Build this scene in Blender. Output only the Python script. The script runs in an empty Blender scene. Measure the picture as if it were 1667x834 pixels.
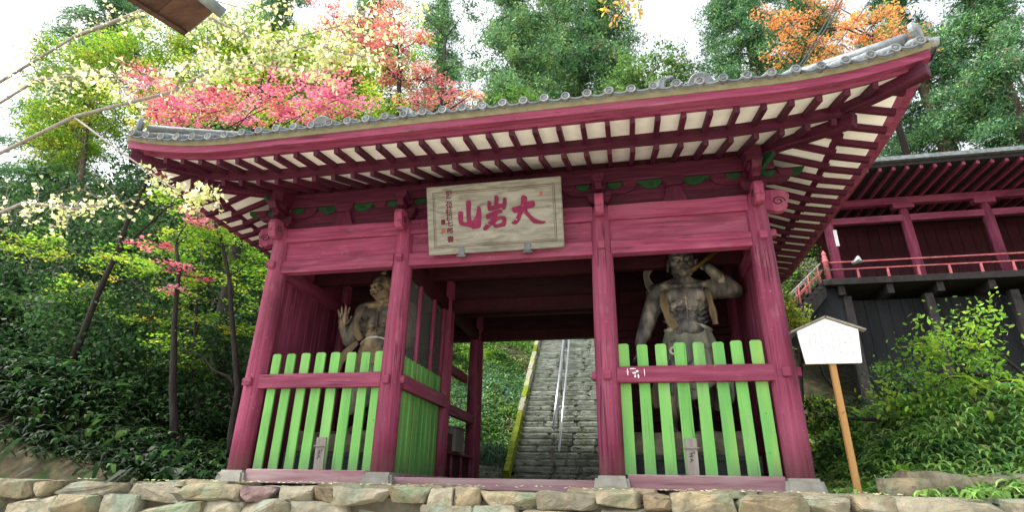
import bpy, bmesh, math, random
import numpy as np
from mathutils import Vector, Matrix, Euler, noise as mnoise

# ------------------------------------------------------------------ camera, sky, sun, exposure
scn = bpy.context.scene
CAM = Vector((1.9191, -8.156, -0.1908))
YAW, PITCH, ROLL, FPX = -0.2063, 0.3958, 0.0204, 910.47
_f = Vector((math.sin(YAW)*math.cos(PITCH), math.cos(YAW)*math.cos(PITCH), math.sin(PITCH)))
_r0 = Vector((math.cos(YAW), -math.sin(YAW), 0)); _u0 = _r0.cross(_f)
_r = _r0*math.cos(ROLL)+_u0*math.sin(ROLL); _u = _u0*math.cos(ROLL)-_r0*math.sin(ROLL)
cd = bpy.data.cameras.new('camera'); cam = bpy.data.objects.new('camera', cd)
scn.collection.objects.link(cam)
cam.matrix_world = Matrix(((_r.x, _u.x, -_f.x, CAM.x), (_r.y, _u.y, -_f.y, CAM.y), (_r.z, _u.z, -_f.z, CAM.z), (0, 0, 0, 1)))
cd.sensor_fit = 'HORIZONTAL'; cd.sensor_width = 36; cd.lens = 36*FPX/1667
cd.clip_start = .05; cd.clip_end = 2000
scn.camera = cam

SUN_EL, SUN_AZ = math.radians(60), math.radians(-112)     # azimuth from +Y towards +X: high on the left, a little in front
w = bpy.data.worlds.new('World'); scn.world = w; w.use_nodes = True
nt = w.node_tree; nt.nodes.clear()
sky = nt.nodes.new('ShaderNodeTexSky'); sky.sky_type = 'NISHITA'; sky.sun_disc = False
sky.sun_elevation = SUN_EL; sky.sun_rotation = SUN_AZ; sky.air_density = 1.0; sky.dust_density = 4.0; sky.ozone_density = 1.0
hs = nt.nodes.new('ShaderNodeHueSaturation'); hs.inputs['Saturation'].default_value = .22
bg = nt.nodes.new('ShaderNodeBackground'); bg.inputs['Strength'].default_value = .15
wo = nt.nodes.new('ShaderNodeOutputWorld')
nt.links.new(sky.outputs[0], hs.inputs['Color']); nt.links.new(hs.outputs[0], bg.inputs['Color']); nt.links.new(bg.outputs[0], wo.inputs['Surface'])
ld = bpy.data.lights.new('sun', 'SUN'); ld.energy = 1.5; ld.angle = math.radians(16); ld.color = (1, .95, .86)
sun = bpy.data.objects.new('sun', ld); scn.collection.objects.link(sun)
sd = Vector((math.sin(SUN_AZ)*math.cos(SUN_EL), math.cos(SUN_AZ)*math.cos(SUN_EL), math.sin(SUN_EL)))
sun.rotation_euler = sd.to_track_quat('Z', 'Y').to_euler()
scn.view_settings.view_transform = 'Standard'; scn.view_settings.look = 'None'
scn.view_settings.gamma = 1; scn.view_settings.exposure = 1.75
scn.cycles.max_bounces = 8; scn.cycles.transparent_max_bounces = 12

rnd = random.Random(7); nrg = np.random.default_rng(11)
COL = scn.collection

# ------------------------------------------------------------------ materials
MATS = {}
def srgb(r, g, b):
    f = lambda c: (c/255/12.92) if c <= 10 else ((c/255+.055)/1.055)**2.4
    return (f(r), f(g), f(b))
def material(name, cols, scale=4, stretch=(1, 1, 1), rough=.8, bump=.3, bumpscale=None, detail=6, pos=None, spec=.25,
             crack=0, crackcol=(.02, .008, .01), moss=None, fade=None, speck=None, dist=0.0, patches=(), bumpdist=.02, var=.15):
    """cols: colour ramp over a stretched noise; optional dark cracks, moss patches, worn lower end and specks"""
    m = bpy.data.materials.new(name); m.use_nodes = True; N = m.node_tree.nodes; L = m.node_tree.links
    N.clear(); out = N.new('ShaderNodeOutputMaterial'); bs = N.new('ShaderNodeBsdfPrincipled')
    L.new(bs.outputs[0], out.inputs['Surface'])
    bs.inputs['Roughness'].default_value = rough; bs.inputs['Specular IOR Level'].default_value = spec
    tc = N.new('ShaderNodeTexCoord'); oi = N.new('ShaderNodeObjectInfo')
    ad = N.new('ShaderNodeVectorMath'); ad.operation = 'ADD'
    ml = N.new('ShaderNodeVectorMath'); ml.operation = 'SCALE'; ml.inputs['Scale'].default_value = 37.0
    cx = N.new('ShaderNodeCombineXYZ')
    for k in range(3): L.new(oi.outputs['Random'], cx.inputs[k])
    L.new(cx.outputs[0], ml.inputs[0]); L.new(tc.outputs['Object'], ad.inputs[0]); L.new(ml.outputs[0], ad.inputs[1])
    mp = N.new('ShaderNodeMapping'); mp.inputs['Scale'].default_value = stretch; L.new(ad.outputs[0], mp.inputs[0])
    def nz(sc, vec, det=detail, dst=0.0):
        n = N.new('ShaderNodeTexNoise'); n.inputs['Scale'].default_value = sc; n.inputs['Detail'].default_value = det
        n.inputs['Distortion'].default_value = dst; L.new(vec, n.inputs['Vector']); return n.outputs['Fac']
    def ramp(fac, cs, ps):
        r = N.new('ShaderNodeValToRGB'); e = r.color_ramp.elements
        while len(e) < len(cs): e.new(.5)
        for i, (c, p) in enumerate(zip(cs, ps)): e[i].position = p; e[i].color = (*c, 1)
        L.new(fac, r.inputs[0]); return r.outputs[0]
    def mix(fac, a, b):
        x = N.new('ShaderNodeMix'); x.data_type = 'RGBA'; L.new(fac, x.inputs[0]); L.new(a, x.inputs[6])
        if isinstance(b, tuple): x.inputs[7].default_value = (*b, 1)
        else: L.new(b, x.inputs[7])
        return x.outputs[2]
    n1 = nz(scale, mp.outputs[0], dst=dist)
    ps = pos or [.3+.4*i/(len(cols)-1) for i in range(len(cols))]
    c = ramp(n1, cols, ps)
    # slow tone drift from piece to piece
    hv = N.new('ShaderNodeHueSaturation'); mr = N.new('ShaderNodeMapRange'); mr.inputs[3].default_value = 1-var; mr.inputs[4].default_value = 1+var
    L.new(oi.outputs['Random'], mr.inputs[0]); L.new(mr.outputs[0], hv.inputs['Value']); L.new(c, hv.inputs['Color']); c = hv.outputs[0]
    big = nz(.9, ad.outputs[0], 3)
    for pcol, psc, plo, phi, pf, pst in patches:      # worn, stained or flaked areas with a shape of their own
        v_ = ad.outputs[0]
        if pst: q_ = N.new('ShaderNodeMapping'); q_.inputs['Scale'].default_value = pst; L.new(v_, q_.inputs[0]); v_ = q_.outputs[0]
        c = mix(ramp(nz(psc, v_, 7), [(0, 0, 0), (pf,)*3], [plo, phi]), c, pcol)
    if moss:
        mcol, lo, hi = moss
        mf = ramp(nz(2.3, ad.outputs[0], 8), [(0, 0, 0), (1, 1, 1)], [lo, hi]); c = mix(mf, c, mcol)
    if fade:
        fcol, z0, z1 = fade
        sp = N.new('ShaderNodeSeparateXYZ'); L.new(tc.outputs['Object'], sp.inputs[0])
        fr = N.new('ShaderNodeMapRange'); fr.inputs[1].default_value = z0; fr.inputs[2].default_value = z1; fr.inputs[3].default_value = 1; fr.inputs[4].default_value = 0
        L.new(sp.outputs[2], fr.inputs[0])
        mu = N.new('ShaderNodeMath'); mu.operation = 'MULTIPLY'; L.new(fr.outputs[0], mu.inputs[0]); L.new(ramp(nz(scale, mp.outputs[0], 8), [(.3,)*3, (1,)*3], [.35, .6]), mu.inputs[1])
        c = mix(mu.outputs[0], c, fcol)
    if speck:
        scol, sc, lo = speck
        c = mix(ramp(nz(sc, ad.outputs[0], 2), [(0, 0, 0), (1, 1, 1)], [lo, lo+.04]), c, scol)
    ck = None
    if crack:
        mp2 = N.new('ShaderNodeMapping'); mp2.inputs['Scale'].default_value = tuple(v*(.25 if v < .9 else 1) for v in stretch); L.new(ad.outputs[0], mp2.inputs[0])
        n2 = nz(scale*.9, mp2.outputs[0], 3)
        sb = N.new('ShaderNodeMath'); sb.operation = 'SUBTRACT'; sb.inputs[1].default_value = .5; L.new(n2, sb.inputs[0])
        ab = N.new('ShaderNodeMath'); ab.operation = 'ABSOLUTE'; L.new(sb.outputs[0], ab.inputs[0])
        ck = ramp(ab.outputs[0], [(1, 1, 1), (0, 0, 0)], [0.0, .012*crack])
        gate_ = ramp(big, [(0, 0, 0), (1, 1, 1)], [.5, .58])
        mu = N.new('ShaderNodeMath'); mu.operation = 'MULTIPLY'; L.new(ck, mu.inputs[0]); L.new(gate_, mu.inputs[1]); ck = mu.outputs[0]
        c = mix(ck, c, crackcol)
    L.new(c, bs.inputs['Base Color'])
    if bump:
        b = N.new('ShaderNodeBump'); b.inputs['Strength'].default_value = bump; b.inputs['Distance'].default_value = bumpdist
        L.new(nz(bumpscale or scale*2.2, mp.outputs[0], 8), b.inputs['Height'])
        L.new(b.outputs[0], bs.inputs['Normal'])
    MATS[name] = m; return m

R1, R2, R3 = (.165, .022, .057), (.225, .036, .085), (.285, .060, .122)
def wear(st): return [((.33, .10, .155), 1.4, .45, .75, .55, st), ((.06, .011, .022), 2.4, .55, .76, .65, st), ((.36, .16, .20), 8, .60, .72, .3, st)]
EAVE_SHADE = [(.035, .0035, .014), (.06, .006, .022), (.09, .011, .032)]     # the red darkened to maroon: eave shade put into the colour
for ax, st in (('x', (.12, 1.6, 1.6)), ('y', (1.6, .12, 1.6)), ('z', (1.6, 1.6, .10))):
    material('red_'+ax, [R1, R2, R3], scale=11, stretch=st, rough=.65, bump=.6, crack=1.3, patches=wear(tuple(v*(2.5 if v < .9 else .7) for v in st)), speck=((.45, .2, .2), 26, .735))
for ax, st in (('x', (.12, 1.6, 1.6)), ('y', (1.6, .12, 1.6)), ('z', (1.6, 1.6, .10))): material('deep_'+ax, EAVE_SHADE, scale=11, stretch=st, rough=.6, bump=.5, crack=1.0)  # shaded copies of the reds for the timber under the eaves
material('red_pillar', [R1, R2, R3], scale=11, stretch=(1.6, 1.6, .07), rough=.66, bump=.8, crack=2.2, patches=wear((1, 1, .3)), fade=((.25, .12, .13), -.05, .36), speck=((.5, .3, .3), 30, .73))
material('red_sill', [(.22, .10, .12), (.30, .18, .195), (.36, .27, .27)], scale=7, stretch=(.15, 1.5, 1.5), rough=.85, bump=.4, crack=1)
material('red_shade', [(0.033, 0.004, 0.008), (0.055, 0.006, 0.012)], scale=8, stretch=(1.5, 1.5, .12), rough=.7, bump=.3)  # red boards and beams inside, darkened to hold the interior shade in the colour
material('ceiling_wood', [(0.021, 0.006, 0.010), (0.038, 0.010, 0.014)], scale=6, stretch=(.3, 1.5, 1.5), rough=.85, bump=.3)  # base colour lowered too, so the ceiling's shade is painted in
material('green_paint', [(.12, .35, .08), (.15, .41, .095), (.19, .44, .11)], patches=[((.2, .36, .14), 2.2, .5, .75, .6, (1, 1, .3)), ((.07, .15, .06), 3.2, .53, .72, .65, (1, 1, .25)), ((.22, .25, .18), 16, .66, .70, .6, (1, 1, .5))], fade=((.10, .17, .09), -.05, .30), var=.1, scale=5, stretch=(1.5, 1.5, .12), rough=.6, bump=.2, speck=((.03, .2, .03), 17, .74), crack=.8, crackcol=(.03, .2, .03))
material('green_yellowed', [(.11, .33, .085), (.16, .37, .09), (.26, .39, .09)], patches=[((.07, .15, .06), 3.0, .58, .78, .6, (1, 1, .25)), ((.22, .25, .18), 16, .66, .70, .6, (1, 1, .5))], fade=((.10, .17, .09), -.05, .30), scale=4, stretch=(1.2, 1.2, .14), rough=.6, bump=.2, speck=((.03, .2, .03), 17, .74), pos=[.4, .55, .68])
material('green_carving', [(0.007, 0.033, 0.011), (0.011, 0.055, 0.017)], scale=9, rough=.7)
material('black_paint', [(.012, .014, .014), (.025, .025, .025)], scale=10, rough=.7)
material('soffit_white', [(.74, .72, .68), (.86, .85, .82)], patches=[((.5, .47, .40), 1.7, .52, .8, .5, None)], scale=3, stretch=(1, 1, 1), rough=.85, bump=.1)
material('eave_mortar', [(.20, .195, .125), (.27, .26, .17)], scale=6, rough=.9, bump=.3)
material('tile', [(0.086, 0.101, 0.109), (0.148, 0.168, 0.179), (0.226, 0.250, 0.265)], scale=9, rough=.5, bump=.25, spec=.5, moss=((.10, .09, .06), .6, .75))
material('tile_dark', [(.08, .09, .095), (.15, .165, .175)], scale=9, rough=.6, bump=.25)
material('old_wood', [(0.123, 0.119, 0.101), (0.211, 0.207, 0.176), (0.273, 0.268, 0.233)], patches=[((.12, .115, .10), 2.0, .5, .72, .5, (.4, 1, 1.6))], scale=5, stretch=(.5, 1, 2.5), rough=.85, bump=.4, dist=1.0)
material('grey_wood', [(.17, .155, .14), (.27, .25, .22)], scale=8, stretch=(2, 2, .2), rough=.9, bump=.3)
material('letter_red', [(0.131, 0.005, 0.037), (0.189, 0.013, 0.061)], scale=8, rough=.6, bump=.2, speck=((.6, .3, .3), 30, .70))
material('letter_brown', [(.07, .012, .022), (.11, .02, .035)], scale=20, rough=.8, bump=0)
material('seal_pink', [(.24, .05, .055), (.34, .14, .10)], scale=30, rough=.8, bump=0)
material('groove', [(.06, .025, .02), (.10, .045, .035)], scale=9, rough=.9, bump=0)
material('iron', [(.06, .065, .075), (.13, .14, .16)], scale=9, rough=.5, bump=.1, spec=.5)
material('steel', [(.5, .52, .55), (.62, .64, .68)], scale=3, rough=.3, bump=0, spec=.8)
MATS['steel'].node_tree.nodes['Principled BSDF'].inputs['Metallic'].default_value = .8
material('stone_base', [(.20, .195, .165), (.29, .28, .245)], scale=7, rough=.9, bump=.4, speck=((.2, .2, .17), 25, .66))
material('wall_stone', [(0.119, 0.106, 0.072), (0.207, 0.178, 0.117), (0.310, 0.251, 0.155)], bumpdist=.07, patches=[((.09, .085, .06), 5, .5, .72, .7, None), ((.34, .33, .27), 3, .58, .75, .5, None), ((.10, .12, .05), 4, .6, .7, .6, None)], var=.25, scale=3.2, rough=.92, bump=.9, bumpscale=7, moss=((.16, .2, .13), .52, .7), speck=((.12, .1, .08), 9, .66))
material('wall_stone_brown', [(.12, .09, .06), (.20, .15, .095), (.27, .225, .15)], bumpdist=.07, patches=[((.09, .085, .06), 5, .5, .72, .7, None), ((.34, .33, .27), 3, .58, .75, .5, None), ((.10, .12, .05), 4, .6, .7, .6, None)], var=.25, scale=3.5, rough=.92, bump=.9, bumpscale=7, speck=((.08, .07, .06), 9, .66))
material('wall_stone_purple', [(0.092, 0.059, 0.059), (0.158, 0.106, 0.106), (0.198, 0.152, 0.145)], bumpdist=.07, patches=[((.09, .085, .06), 5, .5, .72, .7, None), ((.34, .33, .27), 3, .58, .75, .5, None), ((.10, .12, .05), 4, .6, .7, .6, None)], var=.25, scale=3.5, rough=.92, bump=.9, bumpscale=7)
material('wall_stone_pale', [(0.164, 0.156, 0.116), (0.230, 0.209, 0.153), (0.289, 0.258, 0.186)], bumpdist=.07, patches=[((.09, .085, .06), 5, .5, .72, .7, None), ((.34, .33, .27), 3, .58, .75, .5, None), ((.10, .12, .05), 4, .6, .7, .6, None)], var=.25, scale=3.5, rough=.92, bump=.8, bumpscale=7, moss=((.2, .26, .2), .5, .75))
material('wall_earth', [(.06, .055, .04), (.10, .09, .065)], scale=8, rough=1, bump=.8)
material('step_stone', bumpdist=.04, var=.16, patches=[((.09, .13, .05), 1.3, .5, .7, .6, None)], cols=[(0.139, 0.151, 0.121), (0.243, 0.260, 0.221), (0.360, 0.384, 0.325)], scale=6, rough=.92, bump=.8, bumpscale=12, moss=((.10, .15, .04), .62, .74), speck=((.07, .075, .06), 14, .63))
material('kerb_stone', [(0.250, 0.250, 0.173), (0.365, 0.355, 0.259)], scale=6, rough=.92, bump=.8, bumpscale=12, moss=((.33, .42, .03), .56, .68))
material('kerb_moss', [(0.089, 0.128, 0.010), (0.161, 0.209, 0.015), (0.197, 0.238, 0.030)], scale=6, rough=.95, bump=.9, bumpscale=18)
material('soil', [(.035, .028, .018), (.075, .06, .035), (.12, .10, .06)], scale=5, rough=1, bump=.8, bumpscale=9, moss=((.03, .05, .015), .48, .6))
material('gravel_ground', [(0.311, 0.279, 0.217), (0.497, 0.450, 0.358)], scale=8, rough=1, bump=.8, bumpscale=20)
material('statue_dark', [(0.050, 0.045, 0.043), (0.099, 0.091, 0.081), (0.168, 0.154, 0.127), (0.337, 0.287, 0.212)], scale=4.2, stretch=(1.3, 1.3, .45), rough=.55, spec=.45, bump=.9, bumpscale=13, bumpdist=.03, pos=[.36, .48, .58, .72], crack=1.5, patches=[((.02, .02, .022), 2.4, .5, .62, .8, None), ((.40, .33, .22), 5, .62, .66, .8, None)])
material('statue_tan', [(0.045, 0.039, 0.032), (0.105, 0.086, 0.064), (0.203, 0.150, 0.090), (0.270, 0.203, 0.120)], scale=4.2, stretch=(1.3, 1.3, .45), rough=.6, bump=.9, bumpscale=13, bumpdist=.03, pos=[.36, .46, .54, .68], crack=1.5, patches=[((.10, .10, .085), 2.2, .5, .6, .85, None), ((.03, .03, .03), 4, .6, .65, .8, None)])
material('statue_cloth', [(0.173, 0.182, 0.151), (0.343, 0.355, 0.280), (0.635, 0.610, 0.464)], scale=4, stretch=(1, 1, .4), rough=.8, bump=.4, speck=((.05, .05, .05), 8, .66))
material('statue_scarf', [(0.126, 0.126, 0.140), (0.308, 0.238, 0.140), (0.476, 0.350, 0.182)], scale=5, stretch=(1, 1, .5), rough=.8, bump=.4)
material('gold', [(0.060, 0.038, 0.007), (0.108, 0.072, 0.017)], scale=12, rough=.45)
material('eye_white', [(0.180, 0.171, 0.144), (0.225, 0.216, 0.180)], scale=12, rough=.3, bump=0)
material('rock_pedestal', [(.10, .09, .07), (.19, .165, .12), (.28, .25, .19)], scale=5, rough=.9, bump=.8, bumpscale=9)
material('box_pedestal', [(.035, .04, .042), (.07, .078, .08)], scale=5, rough=.7, bump=.2)
material('white_paint', [(.78, .78, .80), (.84, .84, .85)], scale=4, rough=.6, bump=.05)
material('faint_ink', [(0.446, 0.422, 0.462), (0.504, 0.476, 0.504)], scale=20, rough=.8, bump=0)
material('ink', [(.05, .045, .045), (.12, .11, .1)], scale=20, rough=.8, bump=0)
material('fresh_wood', [(0.315, 0.168, 0.056), (0.406, 0.238, 0.091)], scale=6, stretch=(2, 2, .15), rough=.7, bump=.2, speck=((.2, .09, .03), 14, .7))
material('dark_wood', [(.016, .014, .014), (.035, .03, .03)], scale=6, rough=.8, bump=.3)
material('black_wall', [(0.008, 0.009, 0.011), (0.016, 0.017, 0.019)], scale=6, stretch=(3, 3, .3), rough=.8, bump=.3)
material('pale_red', [(0.336, 0.064, 0.080), (0.480, 0.160, 0.168)], scale=8, rough=.7, bump=.2)
material('eave_brown', [(0.032, 0.016, 0.011), (0.064, 0.032, 0.021), (0.090, 0.048, 0.032)], scale=6, stretch=(.3, 2, 2), rough=.8, bump=.3)
material('copper_gutter', [(.12, .15, .15), (.24, .28, .28)], scale=6, rough=.5, bump=.1)
material('bark', [(.045, .035, .03), (.10, .08, .06), (.17, .14, .11)], scale=8, stretch=(2, 2, .4), rough=.95, bump=.9)
material('bark_dark', [(.018, .015, .014), (.04, .034, .03)], scale=8, stretch=(2, 2, .5), rough=.95, bump=.9)
material('bark_pale', [(.2, .18, .16), (.34, .31, .28)], scale=8, stretch=(2, 2, .5), rough=.95, bump=.6)
material('cable', [(.02, .02, .022), (.035, .035, .037)], scale=9, rough=.6, bump=0)

def leaf_material(name, trans=.45, rough=.55):
    m = bpy.data.materials.new(name); m.use_nodes = True; N = m.node_tree.nodes; L = m.node_tree.links; N.clear()
    out = N.new('ShaderNodeOutputMaterial'); at = N.new('ShaderNodeAttribute'); at.attribute_name = 'Col'
    bs = N.new('ShaderNodeBsdfPrincipled'); bs.inputs['Roughness'].default_value = rough; bs.inputs['Specular IOR Level'].default_value = .3
    tr = N.new('ShaderNodeBsdfTranslucent'); mx = N.new('ShaderNodeMixShader'); mx.inputs[0].default_value = trans
    L.new(at.outputs['Color'], bs.inputs['Base Color']); L.new(at.outputs['Color'], tr.inputs['Color'])
    L.new(bs.outputs[0], mx.inputs[1]); L.new(tr.outputs[0], mx.inputs[2]); L.new(mx.outputs[0], out.inputs['Surface'])
    MATS[name] = m
leaf_material('leaf'); leaf_material('leaf_thin', .6); leaf_material('needle', .25)

def net_material():
    m = bpy.data.materials.new('wire_net'); m.use_nodes = True; N = m.node_tree.nodes; L = m.node_tree.links; N.clear()
    out = N.new('ShaderNodeOutputMaterial'); tc = N.new('ShaderNodeTexCoord')
    br = N.new('ShaderNodeTexBrick'); br.offset = 0; br.inputs['Scale'].default_value = 60
    br.inputs['Mortar Size'].default_value = .0065*60/60*10; br.inputs['Brick Width'].default_value = 1; br.inputs['Row Height'].default_value = 1
    br.inputs['Color1'].default_value = (0, 0, 0, 1); br.inputs['Color2'].default_value = (0, 0, 0, 1); br.inputs['Mortar'].default_value = (1, 1, 1, 1)
    sp = N.new('ShaderNodeSeparateXYZ'); cb = N.new('ShaderNodeCombineXYZ')
    L.new(tc.outputs['Object'], sp.inputs[0]); L.new(sp.outputs[1], cb.inputs[0]); L.new(sp.outputs[2], cb.inputs[1]); L.new(cb.outputs[0], br.inputs['Vector'])
    d = N.new('ShaderNodeBsdfDiffuse'); d.inputs[0].default_value = (.16, .17, .16, 1); t = N.new('ShaderNodeBsdfTransparent')
    ma = N.new('ShaderNodeMath'); ma.operation = 'MAXIMUM'; ma.inputs[1].default_value = .42
    mx = N.new('ShaderNodeMixShader'); L.new(br.outputs['Color'], ma.inputs[0]); L.new(ma.outputs[0], mx.inputs[0])
    L.new(t.outputs[0], mx.inputs[1]); L.new(d.outputs[0], mx.inputs[2]); L.new(mx.outputs[0], out.inputs['Surface']); MATS['wire_net'] = m
net_material()

# ------------------------------------------------------------------ object helpers
WL = {}
def tag(o, label=None, cat=None, group=None, kind=None):
    if label: o['label'] = label
    if cat: o['category'] = cat
    if group: o['group'] = group
    if kind: o['kind'] = kind
    return o
def empty(name, loc, label, cat, group=None, kind=None):
    o = bpy.data.objects.new(name, None); COL.objects.link(o); o.location = loc; o.empty_display_size = .2
    WL[o] = Vector(loc); return tag(o, label, cat, group, kind)
def link(name, me, mat, parent=None, loc=(0, 0, 0), rot=None, smooth=False, scale=None):
    """loc is a world position; parents carry no rotation"""
    o = bpy.data.objects.new(name, me); COL.objects.link(o)
    if mat and not me.materials: me.materials.append(MATS[mat] if isinstance(mat, str) else mat)
    loc = Vector(loc); WL[o] = loc
    if parent is not None: o.parent = parent; o.location = loc-WL[parent]
    else: o.location = loc
    if rot: o.rotation_euler = rot
    if scale: o.scale = scale
    if smooth: me.shade_smooth()
    return o
def bm_mesh(bm, name='mesh'):
    bmesh.ops.recalc_face_normals(bm, faces=bm.faces[:])
    me = bpy.data.meshes.new(name); bm.to_mesh(me); bm.free(); return me
def add_box(bm, c, s, rot=None):
    r = bmesh.ops.create_cube(bm, size=1, matrix=Matrix.Translation(c) @ (rot.to_matrix().to_4x4() if rot else Matrix.Identity(4)) @ Matrix.Diagonal((*s, 1)))
    return r['verts']
BC = {}
def box(name, mat, parent, x0, x1, y0, y1, z0, z1, bevel=.008, rot=None, wob=0):
    s = (x1-x0, y1-y0, z1-z0); key = (tuple(round(v, 4) for v in s), mat, bevel)
    if wob or key not in BC:
        bm = bmesh.new(); add_box(bm, (0, 0, 0), s)
        if bevel: bmesh.ops.bevel(bm, geom=bm.edges[:], offset=min(bevel, min(s)*.3), segments=1, affect='EDGES')
        me = bm_mesh(bm, name); 
        if not wob: BC[key] = me
    else: me = BC[key]
    return link(name, me, mat, parent, ((x0+x1)/2, (y0+y1)/2, (z0+z1)/2), rot)
def prism(pts, d0, d1, axis='y', bevel=0.0):
    """extrude a 2D outline: axis y -> pts are (x,z); axis x -> pts are (y,z); axis z -> (x,y)"""
    bm = bmesh.new()
    mk = {'y': lambda p, d: (p[0], d, p[1]), 'x': lambda p, d: (d, p[0], p[1]), 'z': lambda p, d: (p[0], p[1], d)}[axis]
    a = [bm.verts.new(mk(p, d0)) for p in pts]; b = [bm.verts.new(mk(p, d1)) for p in pts]
    bm.faces.new(a); bm.faces.new(b[::-1]); n = len(pts)
    for i in range(n): bm.faces.new((a[i], a[(i+1) % n], b[(i+1) % n], b[i]))
    if bevel: bmesh.ops.bevel(bm, geom=bm.edges[:], offset=bevel, segments=1, affect='EDGES')
    bmesh.ops.triangulate(bm, faces=[f for f in bm.faces if len(f.verts) > 4])
    return bm_mesh(bm)
def add_tube(bm, pts, rads, seg=8, cap=True):
    pts = [Vector(p) for p in pts]; rings = []; prev = None
    for i, p in enumerate(pts):
        t = (pts[min(i+1, len(pts)-1)]-pts[max(i-1, 0)])
        t = t.normalized() if t.length > 1e-9 else Vector((0, 0, 1))
        if prev is None: a = t.orthogonal().normalized()
        else:
            a = prev-t*prev.dot(t); a = a.normalized() if a.length > 1e-6 else t.orthogonal().normalized()
        prev = a; b = t.cross(a); r = rads[i] if hasattr(rads, '__len__') else rads
        rings.append([bm.verts.new(p+(a*math.cos(2*math.pi*k/seg)+b*math.sin(2*math.pi*k/seg))*r) for k in range(seg)])
    for A_, B_ in zip(rings, rings[1:]):
        for k in range(seg): bm.faces.new((A_[k], A_[(k+1) % seg], B_[(k+1) % seg], B_[k]))
    if cap and seg > 2: bm.faces.new(rings[0][::-1]); bm.faces.new(rings[-1])
def tube(name, mat, parent, pts, rads, seg=8, loc=(0, 0, 0)):
    bm = bmesh.new(); add_tube(bm, [Vector(p)-Vector(loc) for p in pts], rads, seg); me = bm_mesh(bm)
    return link(name, me, mat, parent, loc, smooth=True)
def lathe(prof, seg=24):
    bm = bmesh.new(); rings = []
    for r, z in prof: rings.append([bm.verts.new((r*math.cos(2*math.pi*k/seg), r*math.sin(2*math.pi*k/seg), z)) for k in range(seg)])
    for A_, B_ in zip(rings, rings[1:]):
        for k in range(seg): bm.faces.new((A_[k], A_[(k+1) % seg], B_[(k+1) % seg], B_[k]))
    bm.faces.new(rings[0][::-1]); bm.faces.new(rings[-1]); return bm_mesh(bm)
def rough_stone(sx, sy, sz, seed, amp=.06, cuts=3, rnd_=.25, freq=2.0):
    bm = bmesh.new(); bmesh.ops.create_cube(bm, size=1)
    bmesh.ops.subdivide_edges(bm, edges=bm.edges[:], cuts=cuts, use_grid_fill=True)
    o = Vector((seed*3.1, seed*1.7, -seed*2.3))
    for v in bm.verts:
        p = v.co*2; q = p.normalized()*1.25
        p = p.lerp(q, rnd_); p = Vector((p.x*sx/2, p.y*sy/2, p.z*sz/2))
        n = mnoise.noise_vector(p*freq+o)+.5*mnoise.noise_vector(p*freq*2.6+o)
        v.co = p+n*amp
    return bm_mesh(bm)
def hull_stone(sx, sy, sz, seed, n=30, bev=.03):
    """angular rubble stone: hull of scattered points with worn edges"""
    r = random.Random(seed); bm = bmesh.new()
    for _ in range(n):
        v = Vector((r.uniform(-1, 1), r.uniform(-1, 1), r.uniform(-1, 1))); m_ = max(abs(v.x), abs(v.y), abs(v.z)); v = v/m_; v = Vector([math.copysign(abs(c)**.6, c) for c in v])*r.uniform(.88, 1.0)
        bm.verts.new((v.x*sx/2, v.y*sy/2, v.z*sz/2))
    h = bmesh.ops.convex_hull(bm, input=bm.verts[:]); bmesh.ops.delete(bm, geom=[v for v in bm.verts if not v.link_faces], context='VERTS')
    bmesh.ops.dissolve_limit(bm, angle_limit=.16, verts=bm.verts[:], edges=bm.edges[:])
    bmesh.ops.bevel(bm, geom=bm.edges[:], offset=bev, segments=2, affect='EDGES')
    bmesh.ops.triangulate(bm, faces=bm.faces[:]); bmesh.ops.subdivide_edges(bm, edges=[e for e in bm.edges if e.calc_length() > .16], cuts=1)
    bmesh.ops.subdivide_edges(bm, edges=[e for e in bm.edges if e.calc_length() > .12], cuts=1)
    for v in bm.verts: v.co += mnoise.noise_vector(v.co*4+Vector((seed, 0, 0)))*.022+mnoise.noise_vector(v.co*13+Vector((seed, 5, 0)))*.011
    return bm_mesh(bm)
def step_block(w_, d_, h_, seed):
    """hewn step stone with worn rounded edges"""
    bm = bmesh.new(); add_box(bm, (0, 0, 0), (w_, d_, h_)); bmesh.ops.subdivide_edges(bm, edges=[e for e in bm.edges if abs(e.verts[0].co.x-e.verts[1].co.x) > .1], cuts=5)
    bmesh.ops.bevel(bm, geom=[e for e in bm.edges if len(e.link_faces) == 2 and e.calc_face_angle(0) > 1], offset=.042, segments=3, affect='EDGES')
    for v in bm.verts: v.co += mnoise.noise_vector(Vector((v.co.x*5, v.co.y*9, v.co.z*9))+Vector((seed*7.7, seed, 0)))*.010
    return bm_mesh(bm)
def grid_mesh(xs, ys, fn):
    X, Y = np.meshgrid(xs, ys); nx, ny = len(xs), len(ys)
    V = [(x, y, fn(x, y)) for x, y in zip(X.ravel(), Y.ravel())]
    F = [(j*nx+i, j*nx+i+1, (j+1)*nx+i+1, (j+1)*nx+i) for j in range(ny-1) for i in range(nx-1)]
    me = bpy.data.meshes.new('sheet'); me.from_pydata(V, [], F); return me

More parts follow.
